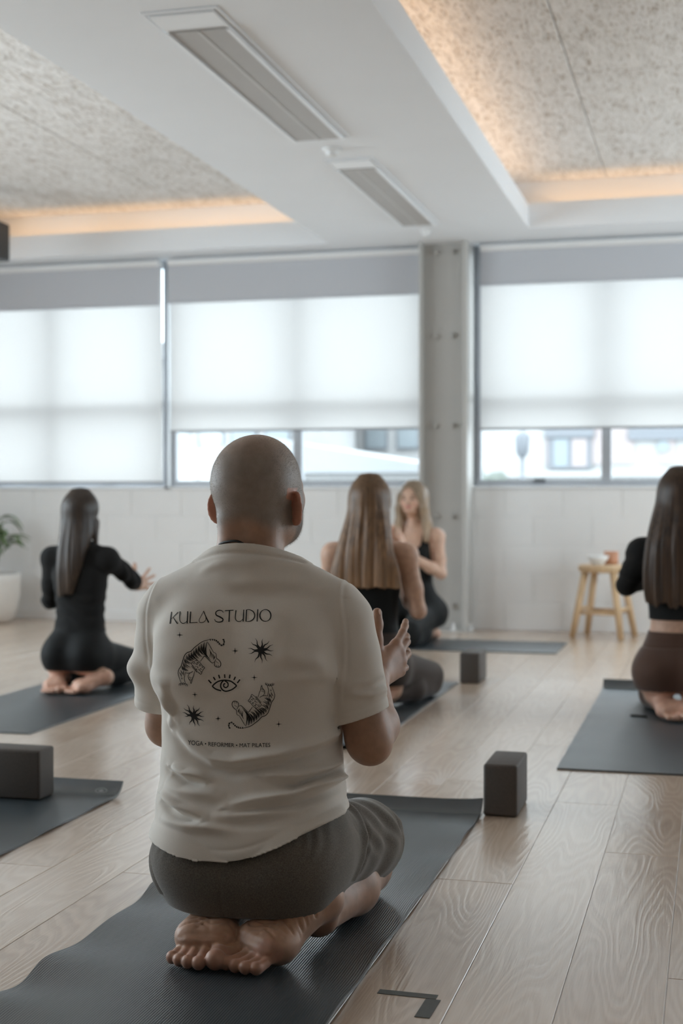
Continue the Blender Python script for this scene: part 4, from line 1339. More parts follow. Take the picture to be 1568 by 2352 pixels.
    # ears
    for s in (-1, 1):
        C0 = np.array(H(s * 0.088, 0.006, 0.899))
        def HD(v): return np.array([ca * v[0] - sa * v[1], sa * v[0] + ca * v[1], v[2]])
        ax_f = HD(unit([s * 0.66, -0.75, 0.0]))        # runs back and outwards
        ax_n = HD(unit([s * 0.75, 0.66, 0.0])); up = HD(unit([0, -0.12, 1.0]))
        R = np.stack([ax_n, ax_f, up], 1)
        F.ell(C0 + ax_f * 0.004, (0.0065, 0.020, 0.030), R, 0.006)
        pts = [C0 + ax_f * (0.004 + 0.020 * math.cos(a)) + up * 0.031 * math.sin(a) + ax_n * 0.004 for a in np.linspace(-1.9, 2.4, 13)]
        F.chain(pts, [0.0040] * 13, 0.004)
        F.ell(C0 - up * 0.028 - ax_f * 0.003, (0.006, 0.009, 0.010), R, 0.008)     # lobe
        F.ell(C0 + ax_n * 0.011 - ax_f * 0.006 - up * 0.004, (0.007, 0.008, 0.012), R, 0.006, 'sub')
    return F, h

F, man_hands = man_body()
FB = F
V, Q = F.mesh()
V, Q = main_piece(V, Q)
V = relax(V, Q, 1, 0.35)
Nn = vnormals(V, Q)
# sole wrinkles
def sole_lines(V, N, ball, fdir, side, s=1.04):
    f2 = unit([fdir[0], fdir[1], 0]); l2 = np.array([f2[1], -f2[0], 0]) * side
    r = V - np.array([ball[0], ball[1], 0.034])
    a, l = r @ f2, r @ l2
    m = (N[:, 2] > 0.2) & (a > -0.16) & (a < 0.03) & (np.abs(l) < 0.065) & (V[:, 2] < 0.15)
    w = smooth01(a, -0.16, -0.10) * (1 - smooth01(a, -0.005, 0.02)) * (1 - smooth01(np.abs(l), 0.045, 0.065)) * m
    wv = np.sin((a + 0.25 * l + 0.006 * np.sin(l * 90)) * 2 * math.pi / 0.0135) * 0.6 + np.sin((a - 0.3 * l + 0.004 * np.sin(l * 140 + 1)) * 2 * math.pi / 0.021) * 0.6
    d = -np.maximum(wv, 0) * 0.0030 * w
    # crease behind the toes and between the pads
    d -= 0.0022 * np.exp(-((a - 0.020 + 0.25 * np.maximum(l, -0.03) * 0.3) / 0.004) ** 2) * m
    d -= 0.0015 * np.exp(-((l + 0.004 + 0.3 * (a + 0.01)) / 0.005) ** 2) * np.exp(-((a + 0.002) / 0.022) ** 2) * m
    return d
dd = sole_lines(V, Nn, (0.074, -0.196), (-0.56, -0.83), -1) + sole_lines(V, Nn, (-0.036, -0.194), (0.08, -0.99), 1)
V = (V + Nn * dd[:, None]).astype(np.float32)

base = np.array([0.37, 0.215, 0.145])
colr = np.tile(base, (len(V), 1))
x_, y_, z_ = V[:, 0], V[:, 1], V[:, 2]
def blend(c, w):
    global colr
    colr = colr * (1 - w[:, None]) + np.array(c) * w[:, None]
headm = z_ > 0.80
hx = math.cos(0.13) * (x_ - 0.004) - math.sin(0.13) * (y_ - 0.005); hy = math.sin(0.13) * (x_ - 0.004) + math.cos(0.13) * (y_ - 0.005)
# close-cropped hair over the back and sides, thin on the crown
nape = 0.868 + 0.012 * np.cos(x_ * 40)
hairw = smooth01(z_, nape - 0.022, nape + 0.02) * (1 - smooth01(hy, 0.055, 0.085)) * headm
crown = np.exp(-(((x_ + 0.005) / 0.062) ** 2 + ((y_ - 0.015) / 0.085) ** 2)) * smooth01(z_, 0.985, 1.03)
hairw = hairw * (1 - 0.75 * crown)
ear = (np.abs(hx) > 0.083) & (z_ > 0.858) & (z_ < 0.94) & (hy > -0.03) & (hy < 0.035)
hairw[ear] = 0
blend((0.62, 0.44, 0.34), crown * headm * 0.7)
blend((0.29, 0.25, 0.22), hairw * 0.88)
beard = smooth01(hy, 0.025, 0.045) * (1 - smooth01(z_, 0.885, 0.905)) * (z_ > 0.81) * (y_ < 0.2) * headm
beard[ear] = 0
blend((0.10, 0.072, 0.055), beard * 0.85)
blend((0.52, 0.24, 0.17), 0.8 * ear.astype(float))
# paler soles, pinker toe pads
sole = (z_ < 0.125) & (y_ < -0.03)
soft = smooth01(Nn[:, 2], 0.0, 0.5) * sole
blend((0.47, 0.27, 0.175), soft * 0.9)
toe = sole & (y_ < -0.225)
blend((0.45, 0.235, 0.165), toe * 0.7)
palmy = (y_ > 0.2) & (z_ > 0.45)
blend((0.34, 0.185, 0.12), palmy * 0.8)
sdf_obj('body', V, Q, M['skin_tan'], man, color=colr)

# stubble: very short hairs standing off the scalp and jaw
def stubble(name, sel_w, n, ln, mat):
    idx = RNG.choice(len(V), n, p=sel_w / sel_w.sum())
    P = V[idx] + RNG.normal(0, 0.0012, (n, 3)); Nv = Nn[idx]
    P = P - Nv * np.sum((P - V[idx]) * Nv, 1, keepdims=True)
    dn = Nv + RNG.normal(0, 0.25, (n, 3)) + np.array([0, 0, -0.35])
    dn /= np.linalg.norm(dn, axis=1, keepdims=True)
    sd = np.cross(dn, RNG.normal(0, 1, (n, 3))); sd /= np.linalg.norm(sd, axis=1, keepdims=True)
    L = (ln * RNG.uniform(0.6, 1.2, n))[:, None]
    vv = np.stack([P - sd * 0.00011 - Nv * 0.0004, P + sd * 0.00011 - Nv * 0.0004, P + dn * L], 1).reshape(-1, 3)
    ff = np.arange(3 * n).reshape(-1, 3)
    o = np_mesh(name, vv, ff, mat, man, False)
    o['kind'] = 'stuff'
M['stub'] = simple('short_brown_stubble', (0.33, 0.28, 0.24), 0.4)
stubble('cropped_hair', hairw ** 1.5 + 1e-9, 30000, 0.0026, M['stub'])
stubble('beard_hair', beard ** 1.5 + 1e-9, 6000, 0.005, M['stub'])

# nails on the visible right thumb
b2, b3, td = man_hands[0][2]
nl = Field(b3 - 0.02, b3 + 0.02, 0.0012)
nl.ell(b3 - td * 0.001 + np.array([0.0058, -0.0052, 0.001]), (0.0028, 0.0066, 0.0078), rotm(0, 0, math.radians(42)), 0)
Vn, Qn = nl.mesh()
sdf_obj('thumbnail', Vn, Qn, M['nail'], man)

# --- shorts
F = Field((-0.31, -0.25, 0.02), (0.33, 0.47, 0.36), 0.0036)
F.loft([(0.10, 0.012, -0.045, 0.165, 0.12, 2.3), (0.18, 0.012, -0.03, 0.182, 0.132, 2.3), (0.25, 0.01, -0.022, 0.180, 0.124, 2.3), (0.33, 0.008, -0.01, 0.172, 0.112, 2.3)], 0.03)
for s, kx in ((1, 0.170), (-1, -0.165)):
    F.ell((0.014 + s * 0.090, -0.082, 0.176), (0.112, 0.124, 0.110), None, 0.05)
    F.cone((0.012 + s * 0.098, 0.0, 0.176), (kx * 0.97, 0.27, 0.138), 0.104, 0.090, 0.05)
    F.cone((kx * 0.97, 0.27, 0.138), (kx, 0.42, 0.122), 0.088, 0.084, 0.03)
F.ell((0, -0.10, 0.15), (0.10, 0.10, 0.075), None, 0.06)
FS = F
V, Q = F.mesh()
V = relax(V, Q, 2, 0.5)
Nn = vnormals(V, Q)
x_, y_, z_ = V[:, 0], V[:, 1], V[:, 2]
D = np.zeros(len(V))
# elastic gathers under the shirt hem, centre back seam, pocket seam, thigh creases
D += 0.0008 * np.sin(x_ * 330 + 2.5 * np.sin(z_ * 60 + x_ * 20)) * smooth01(z_, 0.165, 0.235) * (y_ < 0.05)
D -= 0.0018 * np.exp(-((x_ - 0.0) / 0.003) ** 2) * (y_ < 0)
pk = (x_ + 0.170 + 0.55 * (z_ - 0.16))
D -= 0.003 * np.exp(-(pk / 0.004) ** 2) * (x_ < -0.1) * (y_ < 0.06) * (z_ > 0.11) * (z_ < 0.25)
D += 0.0035 * np.exp(-((pk + 0.012) / 0.010) ** 2) * (x_ < -0.1) * (y_ < 0.06) * (z_ > 0.11) * (z_ < 0.25)
th = smooth01(y_, 0.02, 0.12) * (x_ > 0.05)
D += th * 0.0022 * np.sin((y_ + 0.5 * z_) * 2 * math.pi / 0.058 + 1.5 * np.sin(z_ * 40)) * smooth01(z_, 0.12, 0.18)
D += th * 0.0018 * np.sin((y_ - 0.4 * z_) * 2 * math.pi / 0.085 + 1.0)
D += 0.007 * np.exp(-(((y_ - 0.075) - 0.8 * (z_ - 0.19)) / 0.014) ** 2) * (x_ > 0.1) * (z_ > 0.12)
D -= 0.007 * np.exp(-(((y_ - 0.105) - 0.8 * (z_ - 0.19)) / 0.012) ** 2) * (x_ > 0.1) * (z_ > 0.12)
V = (V + Nn * D[:, None]).astype(np.float32)
def leg_g(P): return 0.352 - 0.15 * np.abs(P[:, 0]) + 0.06 * P[:, 2] - P[:, 1]
g_ = leg_g(V)
V = V + Nn * (-0.002 * np.exp(-((g_ - 0.025) / 0.003) ** 2))[:, None]
V = V.astype(np.float32)
V, Q = cut(V, Q, leg_g)
V, Q = cut(V, Q, lambda P: 0.315 - P[:, 2])
V, Q = main_piece(V, Q)
sh = sdf_obj('shorts', V, Q, M['sweat'], man, solid=0.003)
sh['label'] = 'grey marl fleece shorts'

# --- T-shirt
def img(px, py, yl=-0.125):
    """photograph measurements of the back panel turned into metres on the shirt back"""
    t = math.radians(14.9426); p = math.radians(0.6446)
    dv = Vector((-math.sin(t) * math.cos(p), math.cos(t) * math.cos(p), -math.sin(p)))
    uv = Vector((-math.sin(t) * math.sin(p), math.cos(t) * math.sin(p), math.cos(p))); rv = Vector((math.cos(t), math.sin(t), 0))
    r = dv + rv * ((px - 784) / 3200) - uv * ((py - 1176) / 3200)
    k = (2.80 + yl) / r.y
    return (r.x * k + 0.940, r.z * k + 0.93 - 0.0065)

F = Field((-0.345, -0.25, 0.14), (0.345, 0.215, 0.90), 0.0034)
TORSO = [(0.15, 0.012, -0.050, 0.206, 0.168, 2.4), (0.225, 0.012, -0.048, 0.206, 0.162, 2.4), (0.29, 0.008, -0.032, 0.200, 0.146, 2.4), (0.36, 0, -0.014, 0.194, 0.130, 2.4), (0.44, 0, -0.008, 0.192, 0.126, 2.4), (0.54, 0, -0.012, 0.200, 0.132, 2.4), (0.63, 0, -0.016, 0.202, 0.128, 2.4), (0.70, 0, -0.020, 0.160, 0.100, 2.2), (0.755, 0, -0.018, 0.105, 0.082, 2.1), (0.795, 0, -0.018, 0.078, 0.076, 2.0), (0.86, 0, -0.012, 0.071, 0.071, 2)]
F.loft(TORSO, 0.03)
for s in (-1, 1):
    F.cone((s * 0.042, -0.024, 0.768), (s * 0.178, -0.012, 0.692), 0.052, 0.062, 0.045)
    F.ell((s * 0.10, -0.085, 0.60), (0.075, 0.055, 0.10), None, 0.05)               # shoulder blades
axR = unit([0.040, 0.010, -0.130]); ceR = np.array([0.234, 0.006, 0.468])
axL = unit([-0.016, 0.033, -0.130]); ceL = np.array([-0.226, 0.050, 0.468])
for (p0, p1, p2, cen, ax, rr_) in (((0.192, -0.004, 0.668), (0.214, 0.0, 0.57), (0.240, 0.008, 0.42), ceR, axR, (0.068, 0.066, 0.061)), ((-0.192, -0.002, 0.668), (-0.214, 0.022, 0.57), (-0.232, 0.060, 0.42), ceL, axL, (0.068, 0.064, 0.059))):
    FA = Field(F.lo, F.lo + F.res * (F.n - 1), F.res)
    FA.n = F.n; FA.a = np.full(F.n, 1.0, np.float32); FA.ax = F.ax
    FA.cone(p0, p1, rr_[0], rr_[1], 0.0).cone(p1, p2, rr_[1], rr_[2], 0.0)
    pl_ = (F.ax[0][:, None, None] - cen[0]) * ax[0] + (F.ax[1][None, :, None] - cen[1]) * ax[1] + (F.ax[2][None, None, :] - cen[2]) * ax[2]
    FA.a = np.maximum(FA.a, pl_.astype(np.float32))
    F._mix((slice(None),) * 3, FA.a, 0.009, 'add')
F.ell((-0.255, 0.0, 0.548), (0.030, 0.035, 0.022), rotm(0, 0.5, 0), 0.03)            # pinched fold on the left sleeve
V, Q = F.mesh()
V = relax(V, Q, 1, 0.4)
Nn = vnormals(V, Q)
fn = Nn[Q].mean(1); fc = V[Q].mean(1)
cap_ = np.zeros(len(Q), bool)
for cen, ax, sg_ in ((ceR, axR, 1), (ceL, axL, -1)):
    dpl = (fc - cen) @ ax
    cap_ |= (np.abs(dpl) < 0.006) & (fn @ ax > 0.72) & (np.linalg.norm(fc - cen - dpl[:, None] * ax, axis=1) < 0.09)
V, Q = drop_unused(V, Q[~cap_])
V, Q = main_piece(V, Q, 0.2)
V = smooth_rim(V, Q, 10)
V = relax(V, Q, 1, 0.4)
Nn = vnormals(V, Q)

def seg_fold(pts, amp, wid, kind='ridge'):
    """displacement of a crease drawn on the back panel"""
    P = np.array([img(*q) for q in pts])
    x, z = V[:, 0], V[:, 2]
    best = np.full(len(V), 9.0); sgn = np.zeros(len(V)); tt = np.zeros(len(V))
    L = np.cumsum([0] + [np.linalg.norm(P[i + 1] - P[i]) for i in range(len(P) - 1)])
    for i in range(len(P) - 1):
        d = P[i + 1] - P[i]; l2 = d @ d
        t = np.clip(((x - P[i, 0]) * d[0] + (z - P[i, 1]) * d[1]) / l2, 0, 1)
        qx, qz = x - P[i, 0] - t * d[0], z - P[i, 1] - t * d[1]
        dist = np.hypot(qx, qz)
        m = dist < best
        best[m] = dist[m]
        s_ = np.sign(d[0] * qz - d[1] * qx)
        sgn[m] = s_[m]
        tt[m] = (L[i] + t[m] * (L[i + 1] - L[i])) / L[-1]
    taper = np.clip(np.sin(np.pi * np.clip(tt, 0.02, 0.98)), 0, 1) ** 0.6
    e = np.exp(-(best / wid) ** 2)
    back = smooth01(-Nn[:, 1], -0.15, 0.25)
    if kind == 'ridge': f = e
    elif kind == 'step': f = (best / wid) * sgn * e * 1.6 + 0.2 * e
    return (2.6 if min(q[1] for q in pts) > 1660 else 1.5) * amp * f * taper * back
D = np.zeros(len(V))
D += seg_fold([(392, 1680), (440, 1722), (490, 1748), (545, 1756), (640, 1742), (720, 1722), (790, 1690)], 0.0095, 0.014, 'step')
D += seg_fold([(390, 1768), (430, 1782), (482, 1788)], 0.010, 0.010, 'step')
D += seg_fold([(372, 1800), (430, 1815), (520, 1822)], 0.006, 0.011)
D += seg_fold([(366, 1828), (430, 1855), (486, 1868)], 0.011, 0.010, 'step')
D += seg_fold([(380, 1872), (450, 1884), (560, 1888)], 0.007, 0.009)
D += seg_fold([(610, 1782), (680, 1792), (740, 1780), (800, 1755)], 0.010, 0.011, 'step')
D += seg_fold([(540, 1846), (600, 1838), (680, 1832), (790, 1806)], 0.009, 0.011, 'step')
D += seg_fold([(690, 1812), (740, 1802), (800, 1786)], 0.009, 0.010)
D += seg_fold([(690, 1918), (712, 1900), (760, 1880), (806, 1850)], 0.008, 0.010)
D += seg_fold([(500, 1872), (600, 1866), (700, 1858)], 0.005, 0.012, 'step')
D += seg_fold([(420, 1335), (520, 1352), (640, 1350), (760, 1375)], 0.0035, 0.016, 'step')
D += seg_fold([(500, 1298), (590, 1288), (660, 1300), (700, 1320)], 0.003, 0.011)
D += seg_fold([(440, 1318), (480, 1300), (520, 1290)], 0.003, 0.009)
D += seg_fold([(640, 1500), (720, 1520), (785, 1585)], 0.006, 0.016)
D += seg_fold([(650, 1560), (730, 1555), (780, 1590)], 0.004, 0.012)
D += seg_fold([(318, 1570), (360, 1600), (395, 1650)], 0.009, 0.012, 'step')
D += seg_fold([(300, 1530), (345, 1560), (400, 1570)], 0.007, 0.014)
D += seg_fold([(375, 1560), (385, 1620), (388, 1680)], 0.005, 0.010)
# gathers on the right sleeve near the cuff
D += seg_fold([(790, 1590), (830, 1585), (880, 1560)], 0.0045, 0.010, 'step')
D += seg_fold([(780, 1600), (830, 1608), (884, 1590)], 0.006, 0.009)
# sleeve seam ridges at the shoulder
for s in (-1, 1):
    sx = s * (0.205 + 0.012 * np.sin((V[:, 2] - 0.50) * 14))
    nx_ok = 1 - smooth01(np.abs(Nn[:, 0]), 0.5, 0.8)
    D += nx_ok * 0.0012 * np.exp(-((V[:, 0] - sx) / 0.0035) ** 2) * (V[:, 2] > 0.50)
    D += nx_ok * -0.0014 * np.exp(-((V[:, 0] - sx - s * 0.006) / 0.004) ** 2) * (V[:, 2] > 0.50)
# broad soft drape
D += 0.0016 * np.sin(V[:, 2] * 55 + V[:, 0] * 9) * smooth01(-V[:, 2], -0.42, -0.30) + 0.0007 * np.sin(V[:, 2] * 90 + 3 * np.sin(V[:, 0] * 18))
def hem_g(P): return P[:, 2] - (0.202 + 0.085 * smooth01(P[:, 0], 0.0, 0.27) + 0.022 * smooth01(-P[:, 0], 0.04, 0.21) + 0.05 * smooth01(P[:, 1], 0.0, 0.12))
def neck_g(P): return 0.815 - 0.42 * (P[:, 1] + 0.06) - P[:, 2] + 10 * (np.hypot(P[:, 0], P[:, 1]) > 0.13)
def armz(P, s, cen, ax):
    dp = (P - cen) @ ax
    d = np.linalg.norm((P - cen) - dp[:, None] * ax, axis=1)
    return np.where((d < 0.09) & (P[:, 0] * s > 0.175), -dp, 1.0)
gh, gn = hem_g(V), neck_g(V)
D += -0.0016 * np.exp(-((gh - 0.021) / 0.0028) ** 2) + 0.0012 * np.exp(-((gh - 0.010) / 0.010) ** 2)
D += np.where(gn < 5, -0.0034 * np.exp(-((gn - 0.021) / 0.0032) ** 2) + 0.0022 * smooth01(-gn, -0.020, -0.014), 0)
for s, cen, ax in ((1, ceR, axR), (-1, ceL, axL)):
    g_ = armz(V, s, cen, ax)
    D += np.where(g_ < 0.5, -0.0014 * np.exp(-((g_ - 0.022) / 0.003) ** 2), 0)
V = (V + Nn * D[:, None]).astype(np.float32)
V = relax(V, Q, 1, 0.2)
V = push_out(V, FS, 0.010)
V = push_out(V, FB, 0.005)
V = relax(V, Q, 1, 0.25)
V = smooth_rim(V, Q, 4)
V, Q = cut(V, Q, hem_g)
V, Q = cut(V, Q, neck_g)
V, Q = main_piece(V, Q, 0.2)
tee = sdf_obj('t_shirt', V, Q, M['tee'], man, solid=0.0026)
tee['label'] = 'white cotton T-shirt with black print on the back'
tee_bvh = BVHTree.FromPolygons([Vector(p) for p in V], [tuple(int(i) for i in q) for q in Q])

# cord necklace
nc = bpy.data.curves.new('necklace', 'CURVE'); nc.dimensions = '3D'; nc.bevel_depth = 0.0026; nc.bevel_resolution = 3
spl = nc.splines.new('NURBS')
pts = []
for a in np.linspace(0, 2 * math.pi, 24, endpoint=False):
    cx_, cy_ = 0.0690 * math.sin(a), -0.016 - 0.0720 * math.cos(a)
    pts.append((cx_ - 0.002, cy_, 0.826 - 0.36 * (cy_ + 0.07) - 0.010 * math.cos(a - 4.9) * 0 - 0.012 * (math.sin(a) > 0.2)))
spl.points.add(len(pts) - 1)
for p_, q_ in zip(spl.points, pts): p_.co = (*q_, 1)
spl.use_cyclic_u = True; spl.order_u = 4
tmp = bpy.data.objects.new('tmp_curve', nc); COL.objects.link(tmp)
me = bpy.data.meshes.new_from_object(tmp.evaluated_get(bpy.context.evaluated_depsgraph_get()))
bpy.data.objects.remove(tmp); bpy.data.curves.remove(nc)
link_mesh('cord_necklace', me, M['cord'], man, True)
# ------------------------------------------------------------------ print on the back of the T-shirt
def crop_to_back(u, v):
    """drawing units (measured on the print) to the shirt back"""
    return img(380 + u * 0.178571, 1370 + v * 0.178571)

class Ink:
    def __init__(self): self.v = []; self.f = []
    def add(self, pts, faces):
        b0 = len(self.v)
        self.v.extend(pts); self.f.extend([tuple(b0 + i for i in f) for f in faces])
    def stroke(self, pts, w0, w1=None, wm=None, n=None, closed=False):
        P = np.array(pts, float)
        if closed: P = np.vstack([P, P[:1]])
        if len(P) > 2:
            Pe = np.vstack([2 * P[0] - P[1], P, 2 * P[-1] - P[-2]])
            if closed: Pe[0] = P[-2]; Pe[-1] = P[1]
            out = []
            for i in range(1, len(Pe) - 2):
                p0, p1, p2, p3 = Pe[i - 1:i + 3]
                m = max(4, int(np.linalg.norm(p2 - p1) / 9))
                for t in np.linspace(0, 1, m, endpoint=False):
                    out.append(0.5 * ((2 * p1) + (-p0 + p2) * t + (2 * p0 - 5 * p1 + 4 * p2 - p3) * t * t + (-p0 + 3 * p1 - 3 * p2 + p3) * t ** 3))
            out.append(P[-1]); P = np.array(out)
        else:
            m = max(3, int(np.linalg.norm(P[1] - P[0]) / 12))
            P = np.array([P[0] + (P[1] - P[0]) * t for t in np.linspace(0, 1, m)])
        w1 = w0 if w1 is None else w1
        T = np.gradient(P, axis=0); T /= np.linalg.norm(T, axis=1, keepdims=True) + 1e-9
        Nn_ = np.stack([-T[:, 1], T[:, 0]], 1)
        s = np.linspace(0, 1, len(P))
        w = w0 + (w1 - w0) * s
        if wm is not None: w = np.where(s < 0.5, w0 + (wm - w0) * np.sin(np.pi * s), w1 + (wm - w1) * np.sin(np.pi * s))
        A = P + Nn_ * w[:, None] / 2; B = P - Nn_ * w[:, None] / 2
        k = len(P)
        self.add([tuple(q) for q in A] + [tuple(q) for q in B], [(i, i + 1, k + i + 1, k + i) for i in range(k - 1)])
    def fan(self, c, pts):
        k = len(pts)
        self.add([tuple(c)] + [tuple(p) for p in pts], [(0, 1 + i, 1 + (i + 1) % k) for i in range(k)])
    def build(self, name, label=None):
        out = []
        for (u, v) in self.v:
            x, z = crop_to_back(u, v)
            # cast along the line of the photograph's view of the back, onto the cloth
            d = Vector((-0.318, 0.948, 0)).normalized()
            o_ = Vector((x, -0.125, z)) - d * 0.3
            hit, nrm, _, _ = tee_bvh.ray_cast(o_, d)
            if hit is None:
                hit = Vector((x, -0.14, z)); nrm = Vector((0, -1, 0))
            if nrm.y > 0: nrm = -nrm
            out.append(hit + nrm * 0.0008)
        o = np_mesh(name, out, self.f, M['tee_print'], tee, False)
        if label: o['label'] = label
        return o

k = Ink()
def L(pts, a, b=None, m=None, cl=False): k.stroke(pts, a, b, m, closed=cl)
# K U L A
L([(76, 205), (63, 350)], 12, 15); L([(163, 205), (120, 248), (78, 292)], 9, 5); L([(100, 268), (128, 305), (160, 345)], 7, 15)
L([(190, 195), (186, 260), (192, 310), (222, 338), (262, 330), (286, 300)], 13, 6); L([(288, 192), (284, 340)], 12, 15)
L([(326, 195), (320, 335)], 14, 14); L([(320, 332), (415, 328)], 7, 8)
L([(492, 188), (462, 245), (437, 300), (450, 328), (492, 325), (520, 298), (522, 268)], 6, 8); L([(490, 188), (524, 262), (558, 330)], 8, 17)
# S T U D I O
L([(745, 210), (725, 186), (685, 180), (648, 205), (655, 240), (700, 262), (738, 288), (732, 315), (688, 326), (648, 315), (633, 288)], 6, 6, 15)
L([(765, 186), (875, 178)], 10, 10); L([(824, 182), (817, 325)], 14, 14)
L([(908, 180), (900, 250), (903, 292), (932, 320), (972, 314), (1002, 280)], 13, 6); L([(1008, 172), (1000, 320)], 12, 15)
L([(1044, 172), (1037, 320)], 14, 14); L([(1042, 174), (1085, 174), (1132, 200), (1148, 245), (1130, 290), (1085, 316), (1038, 318)], 6, 6, 14)
L([(1188, 168), (1179, 318)], 14, 14)
for a0, a1 in ((0, 2 * math.pi),):
    pts = []; 
    n_ = 64
    inner, outer = [], []
    for i in range(n_):
        a = 2 * math.pi * i / n_
        wd = 3.5 + 4.5 * abs(math.cos(a + 0.3)) ** 1.5
        cx_, cy_ = 1285 + 70 * math.cos(a) , 243 + 73 * math.sin(a)
        outer.append((1285 + (70 + wd) * math.cos(a), 243 + (72 + wd) * math.sin(a))); inner.append((1285 + (70 - wd) * math.cos(a), 243 + (72 - wd) * math.sin(a)))
    k.add(outer + inner, [(i, (i + 1) % n_, n_ + (i + 1) % n_, n_ + i) for i in range(n_)])
k.build('title_lettering', 'black lettering KULA STUDIO')

# small four-pointed stars
for (cx_, cy_, r_) in ((190, 483, 43), (897, 687, 46), (1143, 1022, 44), (383, 1245, 40), (680, 1557, 40), (1455, 1638, 46)):
    k = Ink(); pts = []
    for i in range(16):
        a = math.pi * i / 8
        rr = r_ * (1.0 if i % 4 == 0 else (0.26 if i % 2 else 0.22))
        if i % 4 == 2: rr = r_ * 0.23
        pts.append((cx_ + rr * math.cos(a), cy_ + rr * math.sin(a)))
    k.fan((cx_, cy_), pts); k.build('star_print')

# sunbursts with wavy rays
def sun(c, core, tips):
    global k
    k = Ink()
    k.fan(c, [(c[0] + core * math.cos(2 * math.pi * i / 20), c[1] + core * math.sin(2 * math.pi * i / 20)) for i in range(20)])
    for i, tp_ in enumerate(tips):
        d = np.array(tp_) - np.array(c, float); n_ = np.array([-d[1], d[0]])
        s0 = 1 if i % 2 else -1
        c_ = np.array(c, float)
        L([c_ + d * 0.2, c_ + d * 0.5 + n_ * 0.05 * s0, c_ + d * 0.75 - n_ * 0.03 * s0, c_ + d], 24, 2, None)
    k.build('sun_print')
sun((1225, 675), 43, [(1155, 525), (1252, 530), (1335, 555), (1383, 605), (1388, 675), (1375, 745), (1312, 812), (1242, 838), (1147, 828), (1070, 718), (1062, 652), (1100, 572)])
sun((362, 1525), 36, [(280, 1380), (368, 1390), (445, 1415), (492, 1468), (503, 1530), (498, 1598), (445, 1660), (380, 1670), (308, 1648), (247, 1538), (220, 1490), (235, 1425)])

# eye with lashes and spiral iris
k = Ink()
L([(606, 1136), (640, 1102), (690, 1072), (763, 1061), (838, 1072), (885, 1102), (918, 1132)], 17)
L([(918, 1132), (880, 1166), (835, 1190), (775, 1202), (735, 1182), (713, 1140), (722, 1095), (748, 1068)], 16)
L([(606, 1136), (650, 1172), (720, 1196)], 16)
L([(770, 1100), (752, 1116), (754, 1142), (778, 1156), (804, 1140), (808, 1108), (790, 1082), (765, 1070)], 15)
for a_, b_ in (((557, 1055), (594, 1098)), ((620, 1018), (645, 1058)), ((687, 990), (702, 1036)), ((763, 984), (767, 1031)), ((833, 988), (826, 1036)), ((902, 1015), (882, 1058)), ((960, 1050), (926, 1096))):
    L([a_, b_], 17)
k.build('eye_print')

